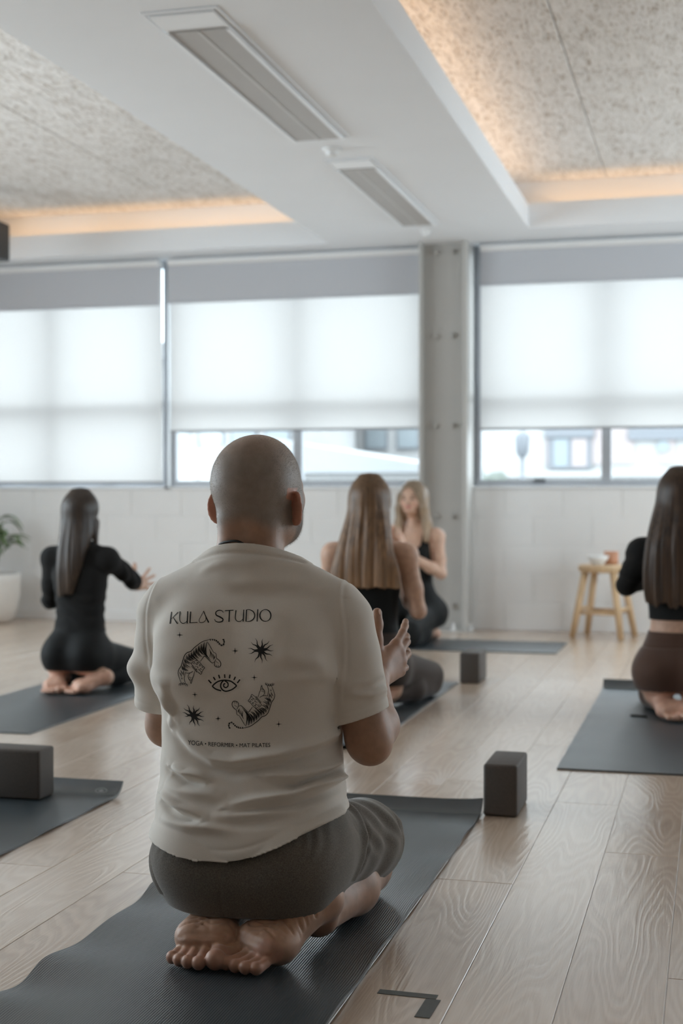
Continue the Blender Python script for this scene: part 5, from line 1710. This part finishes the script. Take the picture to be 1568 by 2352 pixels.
# two line-drawn tigers, the second turned half round
def tiger(turn):
    global k
    k = Ink()
    def T(p): return (1574 - p[0], 2222 - p[1]) if turn else p
    def S(pts, a, b=None, m=None): k.stroke([T(p) for p in pts], a * 1.35, None if b is None else b * 1.35, None if m is None else m * 1.25)
    # outline
    back = [(560, 545), (515, 555), (470, 572), (425, 605), (380, 640), (335, 685), (290, 702), (258, 735), (238, 785), (222, 840), (206, 885), (184, 915), (171, 965), (180, 1010), (196, 1055), (210, 1090)]
    S(back, 5, 4, 8)
    S([(262, 958), (256, 1000), (250, 1040), (264, 1092)], 4, 4, 6)
    for c in ((192, 1118), (212, 1108), (236, 1106), (260, 1110), (279, 1122)):
        S([(c[0] - 9, c[1] + 12), (c[0] - 9, c[1] - 9), (c[0] + 3, c[1] - 14), (c[0] + 10, c[1] - 2), (c[0] + 7, c[1] + 14)], 4, 4, 6)
    S([(262, 958), (298, 966), (335, 958), (362, 940)], 4, 4, 6)
    S([(322, 962), (300, 1000), (308, 1040), (325, 1062), (335, 1102)], 4, 4, 6)
    S([(384, 942), (368, 1000), (352, 1040), (345, 1078), (335, 1102)], 4, 4, 6)
    S([(315, 1010), (330, 1030), (345, 1020)], 4, 3); S([(320, 1045), (335, 1055), (348, 1045)], 4, 3)
    S([(455, 815), (485, 775), (510, 748), (545, 778), (580, 815), (607, 836), (632, 824)], 5, 4, 7)
    S([(545, 570), (575, 620), (600, 665), (625, 705)], 4, 4, 6)
    S([(625, 705), (645, 712), (658, 735), (660, 775), (690, 800), (712, 832), (714, 865), (700, 888), (672, 890), (645, 880), (634, 855), (640, 815), (655, 790)], 4, 5, 7)
    for a_, b_ in (((660, 862), (664, 886)), ((682, 862), (686, 888)), ((650, 815), (690, 845))): S([a_, b_], 4, 3)
    # tail with rings
    S([(556, 545), (600, 538), (645, 548), (682, 575), (705, 605), (728, 618), (752, 600), (758, 565), (745, 540)], 3, 10, 5)
    for a_, b_ in (((575, 535), (585, 556)), ((605, 535), (612, 556)), ((632, 538), (634, 562)), ((660, 548), (652, 570)), ((684, 566), (670, 585)), ((704, 590), (688, 604)), ((724, 604), (718, 626)), ((742, 596), (760, 608)), ((748, 572), (768, 574)), ((735, 545), (758, 540))):
        S([a_, b_], 9, 7)
    # head: brow, nose, open jaw, cheek fur, ears
    S([(378, 812), (402, 803), (432, 812), (456, 836), (474, 862), (492, 880), (508, 894), (503, 908), (492, 914), (488, 930), (478, 940), (474, 958), (464, 980), (450, 974), (436, 962), (420, 952), (404, 944)], 4, 4, 6)
    S([(352, 868), (343, 845), (352, 826), (370, 818), (384, 832), (386, 852)], 4, 4, 6)
    S([(398, 806), (404, 792), (418, 800), (420, 812)], 4, 3, 5)
    S([(360, 842), (368, 836), (374, 848)], 4, 2, 6)
    for q in range(7):
        u_ = q / 6.0
        bx, by = 350 + 52 * u_, 872 + 70 * u_
        S([(bx + 14, by - 12), (bx + 4, by + 2), (bx - 8 + 8 * u_, by + 14)], 3, 2, 7)
    for pts in ([(408, 822), (420, 832), (424, 846)], [(428, 826), (438, 838)], [(398, 842), (412, 850), (416, 864)], [(440, 852), (452, 858), (458, 870)], [(436, 868), (448, 874), (456, 872)], [(414, 878), (424, 890), (420, 902)], [(396, 872), (404, 886)], [(470, 884), (482, 892), (492, 890)], [(450, 902), (462, 912), (476, 914)], [(430, 912), (444, 926), (462, 932)], [(404, 908), (416, 920)], [(452, 944), (464, 950), (472, 946)]):
        S(pts, 4, 2, 7)
    # stripes between spine and belly
    top = np.array([(540, 562), (505, 572), (470, 585), (440, 605), (410, 630), (380, 655), (352, 682), (320, 702), (288, 718), (262, 750), (246, 790), (232, 835), (218, 880)])
    bot = np.array([(600, 815), (565, 790), (530, 745), (500, 745), (470, 770), (445, 795), (420, 800), (395, 800), (370, 805), (350, 840), (335, 880), (318, 930), (285, 955)])
    rg_ = np.random.default_rng(3)
    tt = np.linspace(0, 12, 34)
    for i, t in enumerate(tt):
        i0 = min(int(t), 11); fr = t - i0
        a_ = top[i0] * (1 - fr) + top[i0 + 1] * fr; b_ = bot[i0] * (1 - fr) + bot[i0 + 1] * fr
        d = b_ - a_; n_ = np.array([-d[1], d[0]]) * 0.10
        u0, u1 = ((0.0, 0.62), (0.22, 1.0), (0.0, 0.92))[i % 3]
        u0 += rg_.uniform(0, 0.06); u1 -= rg_.uniform(0, 0.1)
        P = [a_ + d * u + n_ * math.sin(math.pi * u) * 1.6 for u in (u0, u0 * 0.66 + u1 * 0.34, u0 * 0.34 + u1 * 0.66, u1)]
        S([tuple(p) for p in P], 3, 2, rg_.uniform(7, 11))
    for pts in ([(205, 930), (220, 960), (225, 985)], [(190, 955), (208, 985), (218, 1015)], [(245, 930), (238, 970), (242, 1000)], [(218, 1020), (222, 1050)], [(585, 690), (600, 730), (605, 775)], [(610, 720), (625, 755), (622, 800)], [(570, 660), (585, 710), (575, 770)], [(640, 745), (632, 790)]):
        S(pts, 3, 2, 8)
    k.build('tiger_print')
tiger(False); tiger(True)

# line of small capitals
tc_ = bpy.data.curves.new('caps', 'FONT'); tc_.body = 'YOGA \u2022 REFORMER \u2022 MAT PILATES'; tc_.size = 1.0; tc_.resolution_u = 3
to_ = bpy.data.objects.new('caps_tmp', tc_); COL.objects.link(to_)
bpy.context.view_layer.update()
tm = bpy.data.meshes.new_from_object(to_.evaluated_get(bpy.context.evaluated_depsgraph_get()))
bpy.data.objects.remove(to_)
tv = np.array([v.co[:] for v in tm.vertices]); tf = [tuple(p.vertices) for p in tm.polygons]
x0_, x1_ = tv[:, 0].min(), tv[:, 0].max(); y0_, y1_ = tv[:, 1].min(), tv[:, 1].max()
k = Ink()
uu = (tv[:, 0] - x0_) / (x1_ - x0_); vv_ = (tv[:, 1] - 0.0) / 0.70
xs_ = 292 + uu * 1055
base_y = np.interp(uu, [0, 0.12, 0.3, 0.6, 1.0], [1890, 1902, 1914, 1924, 1928])
k.add([(a, b - c_ * 52) for a, b, c_ in zip(xs_, base_y, vv_)], tf)
k.build('tagline_lettering', 'black lettering YOGA, REFORMER, MAT PILATES')
bpy.data.meshes.remove(tm)
# ------------------------------------------------------------------ the women
def prim_field(prims, tags, off, lo, hi, res):
    F = Field(lo, hi, res)
    for p in prims:
        if p[0] not in tags: continue
        if p[1] == 'cone': F.cone(p[2], p[3], p[4] + off, p[5] + off, p[6])
        elif p[1] == 'ell': F.ell(p[2], np.array(p[3]) + off, p[5] if len(p) > 5 else None, p[4])
        elif p[1] == 'loft': F.loft(p[2], p[3], off=off)
    return F

def female_prims(shw=0.160, knees=(0.13, 0.13), arms=None, feet=True, hipw=1.0, bust=0.0):
    P = []
    P.append(('head', 'ell', (0, 0.012, 0.945), (0.074, 0.090, 0.086), 0.02))
    P.append(('head', 'ell', (0, 0.048, 0.900), (0.058, 0.050, 0.080), 0.035))
    P.append(('head', 'ell', (0, 0.064, 0.848), (0.036, 0.034, 0.030), 0.03))
    P.append(('neck', 'cone', (0, -0.012, 0.720), (0, 0.004, 0.880), 0.047, 0.045, 0.035))
    P.append(('torso', 'loft', [(0.12, 0, -0.02, 0.150 * hipw, 0.115, 2.2), (0.20, 0, -0.015, 0.160 * hipw, 0.115, 2.2), (0.28, 0, -0.01, 0.146 * hipw, 0.104, 2.2), (0.36, 0, 0.0, 0.120, 0.086, 2.2), (0.44, 0, 0.004, 0.122, 0.084, 2.2), (0.53, 0, 0.004, 0.136, 0.090, 2.3), (0.61, 0, 0.0, 0.142, 0.088, 2.3), (0.68, 0, -0.008, 0.118, 0.070, 2.2), (0.73, 0, -0.012, 0.060, 0.050, 2)], 0.03))
    for s in (-1, 1):
        P.append(('torso', 'cone', (s * 0.02, -0.016, 0.735), (s * (shw - 0.02), -0.006, 0.682), 0.036, 0.040, 0.035))
        if bust: P.append(('torso', 'ell', (s * 0.065, 0.072, 0.560), (0.055, 0.045 * bust, 0.052), 0.03))
        P.append(('hips', 'ell', (s * 0.082 * hipw, -0.070, 0.178), (0.105 * hipw, 0.112, 0.104), 0.05))
        kx = knees[0] if s < 0 else knees[1]
        P.append(('thigh', 'cone', (s * 0.088, 0.02, 0.165), (s * kx, 0.365, 0.100), 0.090, 0.060, 0.045))
        P.append(('shin', 'ell', (s * kx, 0.375, 0.075), (0.050, 0.052, 0.060), 0.03))
        P.append(('shin', 'cone', (s * kx, 0.36, 0.052), (s * (kx * 0.6 + 0.04), 0.16, 0.052), 0.046, 0.050, 0.03))
        P.append(('shin', 'cone', (s * (kx * 0.6 + 0.04), 0.16, 0.052), (s * 0.085, -0.03, 0.046), 0.050, 0.032, 0.03))
    for s, (el, wr) in zip((-1, 1), arms):
        sh = np.array([s * shw, -0.004, 0.672]); el = np.array(el); wr = np.array(wr)
        P.append(('arm', 'ell', tuple(sh), (0.048, 0.048, 0.050), 0.035))
        P.append(('arm', 'cone', tuple(sh), tuple(sh * 0.4 + el * 0.6), 0.043, 0.039, 0.03))
        P.append(('arm', 'cone', tuple(sh * 0.4 + el * 0.6), tuple(el), 0.039, 0.034, 0.02))
        b_ = el * 0.7 + wr * 0.3
        P.append(('fore', 'cone', tuple(el), tuple(b_), 0.034, 0.036, 0.02))
        P.append(('fore', 'cone', tuple(b_), tuple(wr), 0.036, 0.022, 0.02))
    return P

ALL = {'head', 'neck', 'torso', 'hips', 'thigh', 'shin', 'arm', 'fore'}
LO, HI = (-0.36, -0.30, -0.004), (0.40, 0.66, 1.06)

def woman(label, loc, yaw, sc, prims, hands, feet, res=0.0046, skin=(0.55, 0.345, 0.25), face=False, lo=LO, hi=HI):
    root = empty('person', loc, yaw)
    root.scale = (sc, sc, sc)
    tag(root, label, 'person')
    F = prim_field(prims, ALL, 0.0, lo, hi, res)
    if face:
        F.cone((0, 0.094, 0.925), (0, 0.112, 0.892), 0.007, 0.010, 0.010)
        for s in (-1, 1):
            F.ell((s * 0.029, 0.100, 0.918), (0.013, 0.010, 0.009), None, 0.012, 'sub')
            F.cone((s * 0.014, 0.096, 0.934), (s * 0.042, 0.086, 0.934), 0.006, 0.005, 0.010)
            F.ell((s * 0.030, 0.086, 0.918), (0.011, 0.011, 0.010), None, 0.003)
            F.ell((s * 0.040, 0.070, 0.892), (0.020, 0.022, 0.020), None, 0.02)
        F.cone((-0.014, 0.094, 0.869), (0.014, 0.094, 0.869), 0.006, 0.006, 0.006)
        F.cone((-0.011, 0.092, 0.860), (0.011, 0.092, 0.860), 0.007, 0.007, 0.006)
    for h_ in hands: hand(F, *h_)
    for f_ in feet:
        hh = sole_up_foot(F, *f_)
        s = 1 if f_[0][0] > 0 else -1
        F.cone((f_[6] if len(f_) > 6 else s * 0.085, -0.03, 0.05), tuple(hh + np.array([0, 0.01, -0.01])), 0.032, 0.028, 0.03)
    V, Q = F.mesh()
    V, Q = main_piece(V, Q, 0.02)
    V = relax(V, Q, 1, 0.3)
    col_ = np.tile(np.array(skin), (len(V), 1))
    def bl(c_, w):
        col_[:] = col_ * (1 - w[:, None]) + np.array(c_) * w[:, None]
    if face:
        d = lambda c_, r: np.exp(-np.sum(((V - np.array(c_)) / np.array(r)) ** 2, 1))
        for s in (-1, 1):
            bl((0.07, 0.045, 0.035), np.clip(1.5 * d((s * 0.030, 0.098, 0.918), (0.011, 0.02, 0.007)), 0, 1))
            bl((0.18, 0.11, 0.075), np.clip(1.3 * d((s * 0.030, 0.092, 0.937), (0.017, 0.02, 0.0045)), 0, 1))
            bl((0.58, 0.30, 0.23), 0.6 * d((s * 0.040, 0.085, 0.888), (0.02, 0.03, 0.018)))
        bl((0.40, 0.13, 0.11), np.clip(1.5 * d((0, 0.10, 0.865), (0.018, 0.02, 0.010)), 0, 1))
    bl((0.58, 0.33, 0.24), ((V[:, 2] < 0.1) & (V[:, 1] < -0.1)) * 0.8)
    sdf_obj('body', V, Q, M['skin_fair'], root, color=col_)
    return root

def garment(root, name, mat, prims, tags, off, cuts, res=0.0046, solid=0.002, fold=None, lo=LO, hi=HI, extra=None, label=None):
    F = prim_field(prims, tags, off, lo, hi, res)
    if extra: extra(F)
    V, Q = F.mesh()
    V = relax(V, Q, 1, 0.4)
    if fold is not None:
        N_ = vnormals(V, Q)
        V = (V + N_ * fold(V, N_)[:, None]).astype(np.float32)
    for c_ in cuts: V, Q = cut(V, Q, c_)
    V, Q = main_piece(V, Q, 0.03)
    o = sdf_obj(name, V, Q, mat, root, solid=solid)
    if label: o['label'] = label
    return o

def hair(root, mat, secs, cap, zb, seed, amp=0.003, face_cut=None, rag=0.014, extra=None, lo=(-0.26, -0.24, 0.36), hi=(0.26, 0.20, 1.07), tone=(0.75, 1.15), res=0.004):
    F = Field(lo, hi, res)
    F.ell(cap[0], cap[1], None, 0.02)
    F.loft(secs, 0.04)
    if extra: extra(F)
    V, Q = F.mesh()
    V = relax(V, Q, 2, 0.5)
    N_ = vnormals(V, Q)
    rg_ = np.random.default_rng(seed)
    u = V[:, 0] + 0.5 * V[:, 1] * np.sign(V[:, 0])
    spreadz = 1.0 + 0.9 * np.clip(V[:, 2] - 0.6, 0, 0.4)
    u = u * spreadz
    d = np.zeros(len(V))
    for lam in (0.085, 0.047, 0.026, 0.016):
        d += np.sin(2 * np.pi * u / lam + rg_.uniform(0, 6) + 1.2 * np.sin(V[:, 2] * rg_.uniform(4, 9) + rg_.uniform(0, 6))) * (lam / 0.03) ** 0.7
    d *= amp * 0.28 * smooth01(-V[:, 2], -0.98, -0.75)
    V = (V + N_ * d[:, None]).astype(np.float32)
    ph = rg_.uniform(0, 6, 4)
    def bot(P): return P[:, 2] - (zb + rag * (0.5 * np.sin(P[:, 0] * 95 + ph[0]) + 0.35 * np.sin(P[:, 0] * 230 + ph[1]) + 0.3 * np.sin(P[:, 0] * 41 + ph[2])))
    V, Q = cut(V, Q, bot)
    if face_cut is not None: V, Q = cut(V, Q, face_cut)
    V, Q = main_piece(V, Q, 0.05)
    t = np.clip((V[:, 2] - zb) / (1.03 - zb), 0, 1)
    c_ = (tone[1] + (tone[0] - tone[1]) * t)[:, None] * np.ones((1, 3))
    return sdf_obj('hair', V, Q, mat, root, color=c_, solid=0.004)

def around_neck(r, c_=(0, -0.012, 0.765)):
    return lambda P: np.linalg.norm((P - np.array(c_)) * np.array([1, 1, 1.0]), axis=1) - r

def wrist_cut(arms, back=0.0):
    def g(P):
        out = np.ones(len(P))
        for el, wr in arms:
            el = np.array(el); wr = np.array(wr); ax = unit(wr - el)
            d = (P - wr) @ ax
            rad = np.linalg.norm((P - wr) - d[:, None] * ax, axis=1)
            out = np.where((rad < 0.07) & (d > -0.08), np.minimum(out, -d - back), out)
        return out
    return g

LEGS = {'hips', 'thigh', 'shin', 'torso'}
def ankle_cut(P): return P[:, 1] + 0.045 + 10 * (P[:, 2] > 0.105)
def waist_cut(z): return lambda P: z - P[:, 2]
def soft_fold(a, lam, zc, zw):
    return lambda V, N: a * np.sin((V[:, 2] + 0.25 * V[:, 0] + 0.01 * np.sin(V[:, 0] * 30)) * 2 * math.pi / lam) * np.exp(-((V[:, 2] - zc) / zw) ** 2)

# --- dark-haired woman in black with outstretched arms
armsA = [((-0.215, 0.085, 0.440), (-0.15, 0.34, 0.500)), ((0.205, 0.200, 0.555), (0.125, 0.405, 0.512))]
pA = female_prims(0.160, (0.13, 0.16), armsA, hipw=0.92)
A = woman('dark haired woman in black long sleeves reaching her arms forward', (-2.935, 6.135, 0.0095), 0.0, 0.925, pA,
          [((-0.15, 0.345, 0.502), (0.05, 0.9, 0.2), (1, 0, 0), 0.9, -1, (0.1,) * 4, 0.1, (0.9, 0.0)),
           ((0.124, 0.410, 0.511), (0.25, 0.80, 0.10), (-0.75, 0.5, -0.25), 0.98, 1, (0.04, 0.05, 0.05, 0.06), 0.30, (1.15, 0.0))],
          [((0.075, -0.185), (-0.72, -0.69), -1, 0.95, 0.075), ((-0.055, -0.190), (0.25, -0.97), 1, 0.95, 0.085)])
garment(A, 'top', M['black_knit'], pA, {'torso', 'arm', 'fore', 'neck'}, 0.007, [waist_cut(9), lambda P: P[:, 2] - 0.30, around_neck(0.085, (-0.02, -0.02, 0.765)), wrist_cut(armsA)], fold=lambda V, N: soft_fold(0.003, 0.06, 0.42, 0.10)(V, N) + 0.0035 * np.sin(V[:, 1] * 120 + V[:, 2] * 60) * (V[:, 0] > 0.17) * (V[:, 1] > 0.05), label='black long sleeved top')
garment(A, 'leggings', M['black_lycra'], pA, LEGS, 0.004, [waist_cut(0.36), ankle_cut], label='black leggings')
hair(A, M['hair_brown'], [(0.44, -0.045, -0.098, 0.030, 0.014, 2), (0.52, -0.035, -0.100, 0.050, 0.022, 2.2), (0.62, -0.02, -0.098, 0.066, 0.030, 2.2), (0.70, -0.008, -0.085, 0.078, 0.040, 2.2), (0.78, 0, -0.055, 0.088, 0.062, 2.2), (0.88, 0, -0.012, 0.090, 0.092, 2.1), (0.95, 0, 0.0, 0.087, 0.099, 2), (0.995, 0, 0, 0.064, 0.076, 2), (1.018, 0, 0, 0.012, 0.016, 2)], ((0, 0.002, 0.945), (0.085, 0.098, 0.094)), 0.49, 11,
     extra=lambda F: (F.cone((0.085, 0.0, 0.86), (0.098, -0.01, 0.735), 0.024, 0.010, 0.02), F.cone((-0.085, 0.0, 0.86), (-0.082, -0.01, 0.745), 0.024, 0.010, 0.02)),
     face_cut=lambda P: np.maximum(0.045 - P[:, 1], np.maximum(P[:, 2] - 0.985, np.abs(P[:, 0]) - 0.30)))

# --- long-haired blonde woman seen from behind
armsB = [((-0.215, 0.03, 0.430), (-0.06, 0.235, 0.560)), ((0.215, 0.03, 0.425), (0.06, 0.235, 0.560))]
pB = female_prims(0.172, (0.17, 0.20), armsB, hipw=1.04)
B = woman('woman with waist long blonde hair in black strappy top seen from behind', (-1.462, 5.96, 0.0095), 0.0, 0.985, pB,
          [((-0.058, 0.238, 0.562), (0.20, 0.35, 0.85), (1, 0.1, 0), 0.9, -1, (0.06,) * 4, 0.05, (0.6, 0.0)),
           ((0.058, 0.238, 0.562), (-0.20, 0.35, 0.85), (-1, 0.1, 0), 0.9, 1, (0.06,) * 4, 0.05, (0.6, 0.0))],
          [((0.05, -0.185), (-0.45, -0.89), -1, 0.95, 0.08), ((-0.05, -0.190), (0.35, -0.94), 1, 0.95, 0.08)])
def tank(z0, strap_x, zt=0.75, low=0.0):
    def g(P):
        body = z0 + 0.55 * np.maximum(np.abs(P[:, 0]) - 0.05, 0) - P[:, 2]
        strap = np.minimum(0.0085 - np.abs(np.abs(P[:, 0]) - strap_x), zt - P[:, 2])
        return np.maximum(body, strap)
    return g
garment(B, 'top', M['black_lycra'], pB, {'torso'}, 0.004, [lambda P: P[:, 2] - 0.30, tank(0.58, 0.098)], label='black strappy top')
garment(B, 'leggings', M['taupe_lycra'], pB, LEGS, 0.004, [waist_cut(0.33), ankle_cut], label='dark brown leggings')
hair(B, M['hair_blonde'], [(0.46, 0.008, -0.112, 0.172, 0.020, 2.6), (0.54, 0.006, -0.112, 0.166, 0.024, 2.6), (0.62, 0.003, -0.108, 0.150, 0.030, 2.5), (0.70, 0, -0.096, 0.130, 0.040, 2.4), (0.78, 0, -0.066, 0.112, 0.058, 2.3), (0.87, 0, -0.020, 0.096, 0.088, 2.2), (0.94, 0, 0.0, 0.088, 0.101, 2), (0.995, 0, 0, 0.064, 0.076, 2), (1.018, 0, 0, 0.012, 0.016, 2)], ((0, 0.0, 0.945), (0.086, 0.100, 0.094)), 0.535, 5, amp=0.0035,
     face_cut=lambda P: np.maximum(0.055 - P[:, 1], np.maximum(P[:, 2] - 0.985, np.abs(P[:, 0]) - 0.30)), tone=(0.62, 1.15), rag=0.006)

# --- the instructor facing the class
armsC = [((-0.205, 0.045, 0.440), (-0.035, 0.225, 0.575)), ((0.205, 0.045, 0.440), (0.045, 0.225, 0.590))]
pC = female_prims(0.160, (0.13, 0.13), armsC, hipw=1.08, bust=1.0)
Cw = woman('light haired instructor in black camisole facing the class before the column', (-1.845, 8.70, 0.0105), math.radians(170), 0.985, pC,
           [((-0.034, 0.228, 0.578), (0.10, 0.45, 0.85), (1, 0.2, 0), 0.9, -1, (0.06,) * 4, 0.05, (0.6, 0.0)),
            ((0.046, 0.228, 0.594), (-0.10, 0.45, 0.85), (-1, 0.2, 0), 0.9, 1, (0.06,) * 4, 0.05, (0.6, 0.0))],
           [((0.05, -0.185), (-0.3, -0.95), -1, 0.95, 0.08), ((-0.05, -0.190), (0.3, -0.95), 1, 0.95, 0.08)], res=0.0042, skin=(0.58, 0.37, 0.27), face=True)
def cami(P):
    x, z = np.abs(P[:, 0]), P[:, 2]
    body = 0.585 + 0.9 * np.maximum(x - 0.045, 0) - z
    strap = np.minimum(0.008 - np.abs(x - 0.088), 0.75 - z)
    return np.maximum(body, strap)
garment(Cw, 'camisole', M['black_lycra'], pC, {'torso'}, 0.004, [lambda P: P[:, 2] - 0.28, cami], label='black camisole top')
garment(Cw, 'leggings', M['black_lycra'], pC, LEGS, 0.005, [waist_cut(0.37), ankle_cut], label='black leggings')
hair(Cw, M['hair_light'], [(0.66, 0, -0.075, 0.115, 0.030, 2.3), (0.74, 0, -0.060, 0.105, 0.045, 2.3), (0.84, 0, -0.02, 0.094, 0.080, 2.2), (0.94, 0, 0.0, 0.087, 0.100, 2), (0.995, 0, 0, 0.064, 0.076, 2), (1.018, 0, 0, 0.012, 0.016, 2)], ((0, 0.004, 0.946), (0.086, 0.100, 0.094)), 0.60, 9,
     extra=lambda F: (F.chain([(-0.074, 0.055, 0.94), (-0.088, 0.045, 0.86), (-0.100, 0.030, 0.76), (-0.108, 0.055, 0.655)], [0.024, 0.026, 0.030, 0.018], 0.02),
                      F.chain([(0.074, 0.055, 0.94), (0.084, 0.045, 0.86), (0.088, 0.045, 0.76), (0.085, 0.075, 0.64)], [0.022, 0.024, 0.026, 0.016], 0.02)),
     face_cut=lambda P: np.maximum(np.maximum(0.028 - P[:, 1], np.hypot(P[:, 0] / 0.060, (P[:, 2] - 0.895) / 0.098) - 1) * 0.06, -P[:, 1] * 0 - 1), tone=(0.55, 1.1), rag=0.03, lo=(-0.26, -0.24, 0.50))

# --- woman in brown leggings
armsD = [((-0.225, 0.045, 0.530), (-0.06, 0.25, 0.60)), ((0.225, 0.045, 0.530), (0.06, 0.25, 0.60))]
pD = female_prims(0.165, (0.13, 0.13), armsD, hipw=1.02)
Dw = woman('dark haired woman in cropped black top and brown leggings kneeling', (-0.135, 6.09, 0.0095), 0.0, 1.01, pD,
           [((-0.058, 0.254, 0.603), (0.15, 0.45, 0.85), (1, 0.1, 0), 0.9, -1, (0.06,) * 4, 0.05, (0.6, 0.0)),
            ((0.058, 0.254, 0.603), (-0.15, 0.45, 0.85), (-1, 0.1, 0), 0.9, 1, (0.06,) * 4, 0.05, (0.6, 0.0))],
           [((0.040, -0.19), (-0.10, -0.99), -1, 0.95, 0.085), ((-0.02, -0.185), (0.55, -0.83), 1, 0.97, 0.085)])
garment(Dw, 'crop_top', M['black_knit'], pD, {'torso', 'arm', 'fore', 'neck'}, 0.008, [lambda P: P[:, 2] - 0.395, around_neck(0.080), wrist_cut(armsD)], fold=soft_fold(0.002, 0.05, 0.62, 0.08), label='cropped black long sleeved top')
garment(Dw, 'leggings', M['brown_lycra'], pD, LEGS, 0.005, [waist_cut(0.345), ankle_cut], fold=lambda V, N: -0.003 * np.exp(-((V[:, 2] - 0.285) / 0.004) ** 2), label='brown high waisted leggings')
hair(Dw, M['hair_dark'], [(0.42, 0.0, -0.108, 0.120, 0.022, 2.4), (0.52, 0.0, -0.112, 0.150, 0.026, 2.5), (0.62, 0, -0.108, 0.150, 0.032, 2.5), (0.70, 0, -0.098, 0.142, 0.045, 2.4), (0.78, 0, -0.066, 0.128, 0.064, 2.3), (0.87, 0, -0.020, 0.108, 0.090, 2.2), (0.94, 0, 0.0, 0.091, 0.103, 2), (0.995, 0, 0, 0.066, 0.078, 2), (1.018, 0, 0, 0.012, 0.016, 2)], ((0, 0.0, 0.945), (0.088, 0.102, 0.095)), 0.46, 8, amp=0.003,
     face_cut=lambda P: np.maximum(0.055 - P[:, 1], np.maximum(P[:, 2] - 0.985, np.abs(P[:, 0]) - 0.30)), rag=0.02)
# black strap left on her mat
stp = MB().box(-0.035, 0.035, -0.008, 0.008, 0, 0.007, bevel=0.002).build('yoga_strap', M['black'], None)
stp.location = (-0.300, 5.955, 0.0072); stp.rotation_euler = (0, 0, math.radians(-12))
tag(stp, 'short folded black strap on the mat beside the brown leggings', 'strap')
